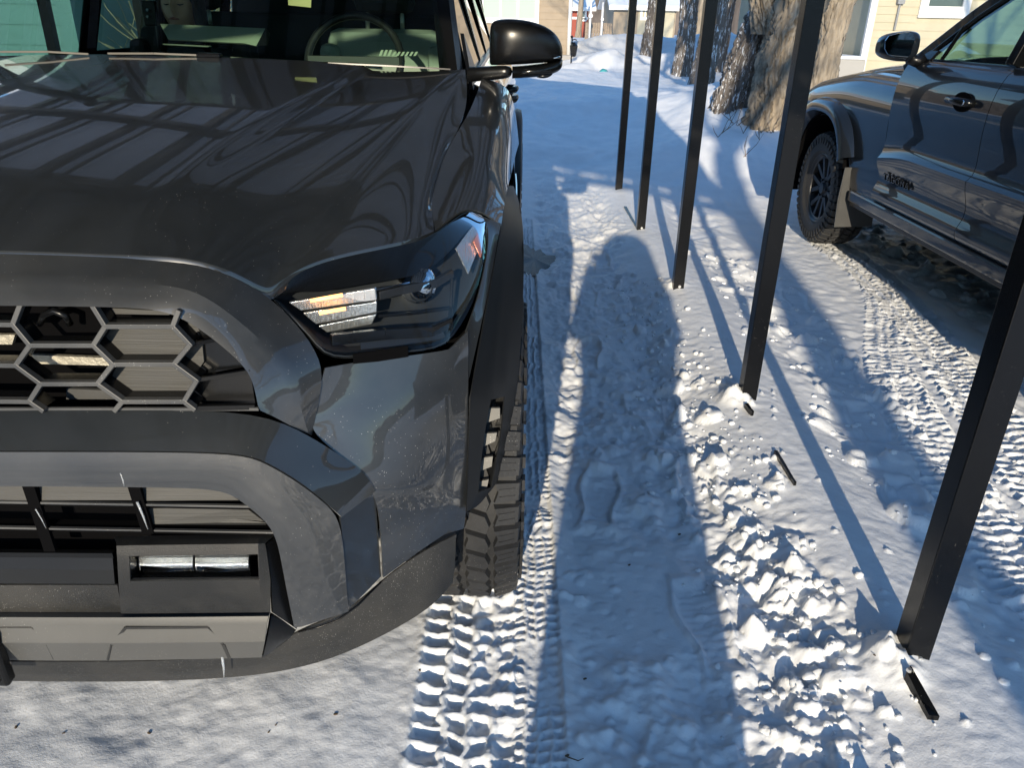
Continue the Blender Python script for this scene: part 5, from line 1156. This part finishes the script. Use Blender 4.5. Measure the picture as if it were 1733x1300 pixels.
def window(root, x0, x1, z0, z1, y, fr=.09, mull=1, pane='pane'):
    mb = MB(); mb.box((x0-fr, y-.05, z0-fr*1.3), (x1+fr, y-.0, z0)); mb.box((x0-fr, y-.05, z1), (x1+fr, y-.0, z1+fr)); mb.box((x0-fr, y-.048, z0), (x0, y, z1)); mb.box((x1, y-.048, z0), (x1+fr, y, z1))
    for i in range(1, mull+1): x = x0+(x1-x0)*i/(mull+1); mb.box((x-.03, y-.04, z0), (x+.03, y, z1))
    w_ = mb.build('window', 'white', root)
    mb = MB(); mb.box((x0, y-.015, z0), (x1, y-.005, z1)); mb.build('pane', pane, w_)
def house(name, x0, x1, y0, y1, z0, z1, wallm, label, cat='house', p=.17, holes=(), ridge=1.4, ov=.4, wins=(), bd=True, roofm='roofs', axis_='x'):
    t = empty(name, ((x0+x1)/2, (y0+y1)/2, z0), label, cat, None)
    mb = MB(); mb.box((x0, y0, z0), (x1, y1, z1)); mb.build('wall', wallm, t)
    if bd: boards(t, x0, x1, y0, z0+.35, z1, p, wallm, holes)
    for w_ in wins: window(t, *w_[:4], y0-.01, **(w_[4] if len(w_) > 4 else {}))
    ym = (y0+y1)/2; mb = MB(); th = .14
    for ya_, yb_ in ((y0-ov, ym), (y1+ov, ym)): mb.slab([(x0-ov, ya_, z1-.05), (x1+ov, ya_, z1-.05), (x1+ov, yb_, z1+ridge), (x0-ov, yb_, z1+ridge)], (0, 0, th))
    mb.build('roof', roofm, t)
    for x in (x0, x1): obj('gable', [(x, y0, z1), (x, y1, z1), (x, ym, z1+ridge-.05)], [(0, 1, 2)], wallm, t, smooth=False)
    mb = MB(); mb.box((x0-ov, y0-ov-.02, z1-.14), (x1+ov, y0-ov+.01, z1-.02)); mb.build('fascia', 'white', t)
    return t
# tan house beyond the SUV
c = UG(958, 104); Yh = float(c[1]); Xh = float(c[0]); zh = float(c[2])-.1
def xat(px, Y, z=1.4): return float(UY(px, 50, Y)[0])
def zat(px, py, Y): return float(UY(px, py, Y)[2])
x_l, x_r, zs = xat(818, Yh), xat(905, Yh), zat(870, 30, Yh)
th = house('tan_house', Xh-8, Xh, Yh, Yh+8, zh, zh+2.9, 'tan', 'tan house with a white-framed window right behind the dark mirror', holes=[(x_l-.1, x_r+.1, zs-.12, zs+1.3)], wins=[(x_l, x_r, zs, zs+1.2, dict(mull=2, pane='curtain', fr=.10))], p=.16)
mb = MB(); mb.tube([(Xh+.05, Yh-.08, zh+.15), (Xh+.05, Yh-.08, zh+2.9)], .055, 10); mb.build('downspout', 'white', th, smooth=True)
mb = MB(); mb.box((Xh-.35, Yh-.35, zh), (Xh+.18, Yh-.05, zh+.28)); mb.build('footing', 'conc', th, bevel=.03)
# lantern on a hook by that corner
p = UG(968, 108); Yl = float(p[1])-.3; xl = xat(969, Yl); zl = gz(xl, Yl)
ln = empty('garden_lantern', (xl, Yl, zl), 'small black lantern on a hooked stake at the tan house corner', 'lantern')
mb = MB(); ztop = zat(969, 62, Yl); mb.tube([(xl, Yl, zl-.1), (xl, Yl, ztop)], .016, 6); mb.tube([(xl, Yl, ztop-.08), (xl+.05, Yl, ztop-.05), (xl+.12, Yl, ztop-.07)], .014, 6); mb.tube([(xl, Yl, ztop-.02), (xl-.02, Yl, ztop+.03)], .03, 8); mb.build('stake', 'blks', ln, smooth=True)
mb = MB(); mb.tube([(xl+.05, Yl, ztop-.12), (xl+.05, Yl, ztop-.20), (xl+.05, Yl, ztop-.42), (xl+.05, Yl, ztop-.45)], [.03, .10, .07, .05], 6); mb.build('lamp_body', 'blks', ln)
# garbage-bin-free snow toy: small teal scrap on the snow
p = UG(1022, 110); V, Fc = LM[2]; r = .09
o = obj('snow_toy', [(p[0]+v[0]*r, p[1]+v[1]*r, gz(p[0], p[1])+.03+v[2]*r*.7) for v in V], Fc, mat('teal_plastic', (.05, .35, .38), .5)); setp(o, 'small teal plastic scrap half buried in the snow near the tan house', 'toy')
# yellow and grey house on the right
Yy = 15.0; xc_ = xat(1470, Yy); zb = zat(1470, 112, Yy)-.25
wx0, wx1, wz0 = xat(1560, Yy), xat(1617, Yy), zat(1590, 10, Yy)
yh = house('yellow_house', xc_, xc_+9, Yy, Yy+9, zb, zb+3.1, 'yellow', 'cream yellow house with lap siding behind the pickup truck', p=.125, holes=[(wx0-.14, wx1+.14, wz0-.2, wz0+1.2)], wins=[(wx0, wx1, wz0, wz0+1.0, dict(mull=0, fr=.14))])
mb = MB(); mb.box((xc_-.05, Yy-.03, zb), (xc_+.06, Yy+.05, zb+3.1)); mb.build('corner_board', 'white', yh)
mb = MB(); xp = xat(1512, Yy); mb.tube([(xp, Yy-.04, zat(1512, 50, Yy)), (xp+.02, Yy-.04, zb+2.9)], .02, 8); mb.box((xp-.06, Yy-.1, zat(1512, 6, Yy)), (xp+.06, Yy-.02, zat(1512, -6, Yy))); mb.build('meter_pipe', 'grey', yh)
Yg = 16.4; xg0 = xat(1404, Yg); xg1 = xat(1466, Yg)
gh = house('grey_house', xg0, xc_-.06, Yg, Yg+6, zb, zb+3.0, 'grey', 'grey sided house wing with a white door, left of the yellow wall', p=.125, holes=[(xg0-.1, xat(1422, Yg), zb, zb+2.0)], ov=.1)
mb = MB(); xa, xb = xat(1406, Yg), xat(1420, Yg); mb.box((xa, Yg-.06, zb+.3), (xa+.06, Yg, zb+2.0)); mb.box((xb-.05, Yg-.06, zb+.3), (xb, Yg, zb+2.0)); mb.box((xa, Yg-.065, zb+1.95), (xb, Yg, zb+2.04)); d_ = mb.build('door', 'white', gh)
mb = MB(); mb.box((xa+.06, Yg-.03, zb+.3), (xb-.05, Yg-.01, zb+1.95)); mb.build('pane', 'pane', d_)
st = MB(); xs0 = xat(1396, 14.6); st.box((xs0, 14.6, zb), (xc_-.1, 16.3, zat(1420, 100, 14.6))); o = st.build('porch_step', 'conc', None, bevel=.02); setp(o, 'grey concrete porch step in front of the grey wing, capped with snow', 'step')
st = MB(); st.box((xs0-.02, 14.58, zat(1420, 100, 14.6)+.002), (xc_-.1, 16.32, zat(1420, 94, 14.6))); st.build('snow_cap', 'roofs', o, bevel=.03)
# teal house left of the SUV, seen through its glass
tx1 = float(UY(112, 30, 9.3)[0]); tl = house('teal_house', tx1-8, tx1, 9.3, 15, .1, 3.1, 'teal', 'teal lap-sided house seen through the SUV windshield', p=.205)
mb = MB(); mb.box((tx1-.06, 9.26, .1), (tx1+.10, 9.34, 3.1)); mb.build('corner_board', 'teal', tl)
sh = empty('garden_shrub', (tx1+.9, 10.5, .2), 'leafless tawny shrub beside the teal house, seen through the windshield', 'shrub')
mb = MB(); rnd = random.Random(8)
for k in range(46):
    a = rnd.uniform(0, 6.28); limbs(mb, (tx1+.9+rnd.uniform(-.5, .5), 10.5+rnd.uniform(-.3, .3), .2), (math.cos(a)*.35, math.sin(a)*.3, 1), .02, rnd.uniform(.9, 1.6), 1, rnd)
mb.build('branches', mat('tawny_twigs', (.42, .33, .21), .9), sh)['kind'] = 'stuff'
# across the street
Yf = 45.0; gx0, gx1 = xat(1037, Yf), xat(1142, Yf); ze = zat(1090, 12, Yf)
fg = house('garage', gx0, gx1, Yf, Yf+6, .2, ze, 'tan', 'far tan garage with a snow-covered roof across the street', cat='garage', bd=False, ridge=1.0, ov=.3, wins=[(xat(1085, Yf), xat(1094, Yf), zat(1090, 28, Yf), zat(1090, 15, Yf), dict(mull=1, fr=.12))])
mb = MB(); x = xat(1084, Yf); mb.box((x-.5, Yf-.03, .3), (x+.0, Yf-.01, ze-.1)) if False else mb.box((xat(1078, Yf), Yf-.04, .3), (gx1-.1, Yf-.02, ze-.15)); mb.build('garage_door', 'yellow', fg)
Yr = 60.0; rx0, rx1 = xat(948, Yr), xat(994, Yr); zr = zat(980, 14, Yr)
rh = house('red_house', rx0, rx1, Yr, Yr+7, .2, zr, 'red', 'far red house with white trim and snowy roof beside the white pole', bd=False, ridge=1.3, ov=.5, wins=[(xat(979, Yr), xat(988, Yr), zat(980, 30, Yr), zat(980, 18, Yr), dict(mull=1, fr=.15))])
mb = MB(); mb.box((rx0, Yr-.06, zat(980, 32, Yr)), (rx1, Yr-.03, zat(980, 28, Yr))); mb.box((xat(977, Yr), Yr-.08, .3), (xat(979, Yr), Yr-.05, zat(980, 30, Yr))); mb.build('trim', 'white', rh)
Yw = 42.0; f0, f1 = xat(990, Yw), xat(1036, Yw); fe = empty('board_fence', ((f0+f1)/2, Yw, .2), 'weathered board fence between the red house and the tan garage', 'fence')
n = 11
for i in range(n):
    a = f0+(f1-f0)*i/n; mb = MB(); mb.box((a+.008, Yw, .3), (a+(f1-f0)/n-.008, Yw+.03, zat(1010, 38, Yw)+random.uniform(-.02, .02))); mb.build('board', 'wood', fe)
for px, top, nm in ((998, -40, 'white utility pole with a round meter, left of the pair'), (1018, 3, 'shorter white pole by the garage wall')):
    Yp = 40.5; x = xat(px, Yp); pe = empty('utility_pole', (x, Yp, .2), nm, 'pole'); mb = MB(); mb.tube([(x, Yp, .2), (x, Yp, zat(px, top, Yp))], .05, 8); mb.build('pole', 'white', pe, smooth=True)
    mb = MB(); zc_ = zat(px, 26 if px < 1010 else 32, Yp); mb.tube([(x, Yp-.14, zc_), (x, Yp-.04, zc_)], .10 if px < 1010 else .07, 12); mb.build('meter', 'white', pe)
# brown house behind the viewpoint, then a wood line added to hide horizon glow (they show only as reflections)
house('brown_house', -16, -8.5, -30, -22, 0, 2.6, 'shingle', 'low brown house behind the viewpoint, outside the view', bd=False, ridge=1.2)
house('brick_house', -14, -9.5, -12, -2, 0, 2.7, 'red', 'red-brown neighbour house left of the drive, outside the view', bd=False, ridge=1.3)

V = []; Fc = []; nseg = 720
for i in range(nseg):
    t = 2*math.pi*i/nseg; c_, s2 = math.cos(t), math.sin(t); a_ = np.array([t*30.]); hgt = 7.0+2.2*float(fbm(a_, a_*0, 3., 4, 301)[0])+1.0*random.random(); r_ = 84+5*float(fbm(a_, a_*0+5, 6., 3, 302)[0])
    V += [((r_-2.5)*c_, (r_-2.5)*s2, -1), ((r_-1.2-random.random())*c_, (r_-1.2)*s2, hgt*.55), (r_*c_, r_*s2, hgt), ((r_+5)*c_, (r_+5)*s2, hgt*.8), ((r_+6)*c_, (r_+6)*s2, -1)]
for i in range(nseg):
    for j in range(4): a_, b_ = i*5+j, ((i+1) % nseg)*5+j; Fc.append((a_, b_, b_+1, a_+1))
o = obj('woods_glow_screen', V, Fc, mat('far_woods_screen', (.17, .14, .12), .95, vary=.5, vscale=1.2, stretch=(1, 1, .25)), smooth=False); setp(o, 'distant belt of bare brown woods, its unseen part added to hide horizon glow', 'woods', kind='stuff')  # trees stand ahead; the unseen rest is added against horizon glow in the paint
# ------------------------------------------------------------------ people
def skin_body(name, joints, edges, m, parent, sub=2):
    me_ = bpy.data.meshes.new(name); me_.from_pydata([j[:3] for j in joints], edges, []); me_.materials.append(M[m])
    o = bpy.data.objects.new(name, me_); COL.objects.link(o); par(o, parent)
    s = o.modifiers.new('skin', 'SKIN'); 
    for i, j in enumerate(joints): me_.skin_vertices[0].data[i].radius = (j[3], j[4] if len(j) > 4 else j[3])
    me_.skin_vertices[0].data[0].use_root = True; s.use_smooth_shade = True
    b_ = o.modifiers.new('sub', 'SUBSURF'); b_.levels = b_.render_levels = sub; return o
def head_mesh(c, rx, ry, rz, yaw, pitch, name, m, parent, nu=48, nv=36):
    V = []; Fc = []
    R_ = Matrix.Rotation(yaw, 3, 'Z') @ Matrix.Rotation(pitch, 3, 'X')
    for i in range(nv+1):
        t = math.pi*i/nv
        for j in range(nu):
            p = 2*math.pi*j/nu; x = math.sin(t)*math.sin(p); y = -math.sin(t)*math.cos(p); z = math.cos(t)   # face looks along -Y
            X_, Y_, Z_ = x*rx, y*ry, z*rz
            if z < 0: X_ *= 1-.36*(-z)**1.3; Y_ *= 1-.10*(-z)
            f = max(0, -y)
            g = lambda a, b, sa, sb: math.exp(-((x-a)/sa)**2-((z-b)/sb)**2)
            if f > 0:
                Y_ -= f*(.030*g(0, -.28, .13, .16)+.016*g(0, -.05, .09, .22)+.010*g(0, -.78, .25, .14)+.008*g(0, -.56, .26, .07))
                Y_ += f*(.016*g(.36, .02, .20, .12)+.016*g(-.36, .02, .20, .12)); Y_ -= f*(.006*g(.36, .20, .24, .07)+.006*g(-.36, .20, .24, .07))
                Y_ -= f*(.007*g(.36, .0, .12, .06)+.007*g(-.36, .0, .12, .06))
            V.append(tuple(Vector(c)+R_ @ Vector((X_, Y_, Z_))))
    for i in range(nv):
        for j in range(nu): Fc.append((i*nu+j, (i+1)*nu+j, (i+1)*nu+(j+1) % nu, i*nu+(j+1) % nu))
    return obj(name, V, Fc, m, parent), R_
hc = Vector(UY(305, 13, 3.62)); pe = empty('person', (hc.x, 3.8, .8), 'woman with dark hair in the passenger seat looking down, seen through the windshield', 'person')
cx_, cy_ = hc.x, 3.80
skin_body('body', [(cx_, cy_-.05, .88, .15, .12), (cx_, cy_, 1.05, .13, .10), (cx_, cy_+.01, 1.20, .15, .10), (cx_, cy_-.01, 1.27, .07), (hc.x, cy_-.04, 1.33, .045), (hc.x, hc.y+.03, hc.z-.03, .05), (cx_-.16, cy_, 1.23, .055), (cx_-.21, cy_-.05, 1.02, .042), (cx_-.12, cy_-.26, .98, .034), (cx_+.16, cy_, 1.23, .055), (cx_+.21, cy_-.05, 1.02, .042), (cx_+.12, cy_-.26, .98, .034), (cx_-.10, cy_-.40, .90, .075), (cx_-.10, cy_-.75, .82, .055), (cx_+.10, cy_-.40, .90, .075), (cx_+.10, cy_-.75, .82, .055)],
          [(0, 1), (1, 2), (2, 3), (3, 4), (4, 5), (2, 6), (6, 7), (7, 8), (2, 9), (9, 10), (10, 11), (0, 12), (12, 13), (0, 14), (14, 15)], 'coatc', pe)
hd, RR = head_mesh(hc, .074, .092, .112, .06, -.22, 'head', 'skin', pe)
def hpz(x, y, z): return tuple(hc+RR @ Vector((x, y, z)))
for sx in (-1, 1):
    mb = MB(); mb.tube([hpz(sx*.014, -.090, .024), hpz(sx*.028, -.089, .031), hpz(sx*.046, -.076, .025)], [.002, .0032, .0015], 6); mb.build('eyebrow', 'hair', pe, smooth=True)
    mb = MB(); mb.tube([hpz(sx*.015, -.083, -.004), hpz(sx*.028, -.087, -.008), hpz(sx*.041, -.078, -.003)], [.0010, .0028, .0010], 6); mb.build('eyelash', 'hair', pe, smooth=True)
    mb = MB(); mb.tube([hpz(sx*.068, .0, .012), hpz(sx*.080, .012, .018), hpz(sx*.082, .014, -.010), hpz(sx*.070, .004, -.03)], [.008, .010, .009, .006], 8); mb.build('ear', 'skin', pe, smooth=True)
mb = MB(); mb.tube([hpz(-.022, -.088, -.063), hpz(0, -.095, -.061), hpz(.022, -.088, -.063)], [.002, .006, .002], 8); mb.build('lips', mat('lips', (.4, .14, .11), .4), pe, smooth=True)
# hair: cap behind the hair line plus long side locks
V = []; Fc = []; nu, nv = 40, 24
for i in range(nv+1):
    t = math.radians(118)*i/nv
    for j in range(nu):
        p = 2*math.pi*j/nu; fr = max(0, -(-math.cos(p)) * -1); face = max(0, math.cos(p)); tt = t*(1-.56*face**1.5)
        x = math.sin(tt)*math.sin(p); y = -math.sin(tt)*math.cos(p); z = math.cos(tt); k = 1.10+.02*math.sin(9*p)
        V.append(hpz(x*.074*k, y*.092*k+.006, z*.112*1.08))
for i in range(nv):
    for j in range(nu): Fc.append((i*nu+j, (i+1)*nu+j, (i+1)*nu+(j+1) % nu, i*nu+(j+1) % nu))
obj('hair', V, Fc, 'hair', pe)
mb = MB(); rnd = random.Random(4)
for sx in (-1, 1):
    for k in range(16):
        a = rnd.uniform(-.4, 1.2); x = sx*(.072+.012*rnd.random()); y = -.035+.07*a
        mb.tube([hpz(sx*.04, y*.6, .10), hpz(x, y, .045), hpz(x*1.1, y, -.05), hpz(x*1.15+sx*.01*rnd.random(), y+.01, -.17)], [.012, .013, .012, .004], 6)
mb.build('hair', 'hair', pe, smooth=True)
# the photographer, standing behind the viewpoint with the phone held up
ph = empty('person', (.10, -.45, 0), 'photographer in a dark coat holding a phone up, standing behind the viewpoint', 'person')
bx, by = .10, -.45
skin_body('body', [(bx, by, .92, .15, .11), (bx, by, 1.08, .14, .11), (bx, by, 1.26, .165, .11), (bx, by-.0, 1.36, .09, .08), (bx, by+.01, 1.42, .05), (bx, by+.015, 1.47, .05),
   (bx-.19, by, 1.30, .06), (bx-.25, by+.09, 1.10, .048), (bx-.185, by+.36, 1.33, .032), (bx-.165, by+.41, 1.375, .028),
   (bx+.19, by, 1.30, .06), (bx+.24, by+.09, 1.10, .048), (bx+.01, by+.36, 1.33, .032), (bx-.02, by+.41, 1.375, .028),
   (bx-.10, by, .85, .10), (bx-.12, by+.01, .48, .075), (bx-.12, by-.01, .10, .055), (bx-.13, by+.12, .04, .045), (bx+.10, by, .85, .10), (bx+.12, by+.01, .48, .075), (bx+.12, by-.01, .10, .055), (bx+.13, by+.12, .04, .045)],
   [(0, 1), (1, 2), (2, 3), (3, 4), (4, 5), (2, 6), (6, 7), (7, 8), (8, 9), (2, 10), (10, 11), (11, 12), (12, 13), (0, 14), (14, 15), (15, 16), (16, 17), (0, 18), (18, 19), (19, 20), (20, 21)], 'coatc', ph)
V = []; Fc = []
for z, rx_, ry_ in ((1.70, .02, .02), (1.69, .09, .09), (1.63, .15, .14), (1.52, .18, .15), (1.44, .20, .14), (1.39, .215, .14), (1.32, .25, .14), (1.15, .245, .15), (.95, .20, .15), (.7, .225, .17), (.42, .24, .18), (.30, .245, .185)):
    for j in range(20): t = 2*math.pi*j/20; V.append((bx+rx_*math.cos(t), by+ry_*math.sin(t)*(1+.05*math.sin(5*t)), z))
for i in range(11):
    for j in range(20): Fc.append((i*20+j, i*20+(j+1) % 20, (i+1)*20+(j+1) % 20, (i+1)*20+j))
obj('long_coat', V, Fc, 'coatc', ph)
hd, RR = head_mesh(Vector((bx, by+.02, 1.535)), .078, .098, .115, math.pi, .12, 'head', 'skin', ph, 28, 20)
V = []; Fc = []
for i in range(13):
    t = math.radians(100)*i/12
    for j in range(24):
        p = 2*math.pi*j/24; tt = t*(1-.5*max(0, -math.cos(p))**1.5); V.append((bx+math.sin(tt)*math.sin(p)*.086, by+.015-math.sin(tt)*math.cos(p)*.106, 1.535+math.cos(tt)*.124))
for i in range(12):
    for j in range(24): Fc.append((i*24+j, (i+1)*24+j, (i+1)*24+(j+1) % 24, i*24+(j+1) % 24))
obj('hair', V, Fc, 'hair', ph)
for hx, sg in ((-.062, 1), (.078, -1)):
    w_ = Vector((hx, -.045, 1.385)); js = [(*w_, .026, .014), (w_.x+sg*.004, w_.y+.012, w_.z+.035, .030, .012)]; ed = [(0, 1)]
    for k in range(4):
        b0 = len(js); L_ = (.026, .030, .028, .022)[k]; zz = w_.z+.02+k*.017
        js += [(w_.x+sg*.010, w_.y+.018, zz, .009), (w_.x+sg*.018, w_.y+.030, zz+.004, .0085), (w_.x+sg*(.018+.006), w_.y+.022+.0*L_, zz+.006, .008)]; ed += [(1, b0), (b0, b0+1), (b0+1, b0+2)]
    b0 = len(js); js += [(w_.x+sg*.012, w_.y-.004, w_.z+.02, .010), (w_.x+sg*.030, w_.y-.006, w_.z+.035, .009)]; ed += [(0, b0), (b0, b0+1)]
    skin_body('hand', js, ed, 'skin', ph, 1)
mb = MB(); mb.box((-.045, -.040, 1.365), (.045, -.031, 1.45)); o = mb.build('phone', 'gloss', None, bevel=.003); setp(o, 'black phone held up by the photographer behind the viewpoint', 'phone')
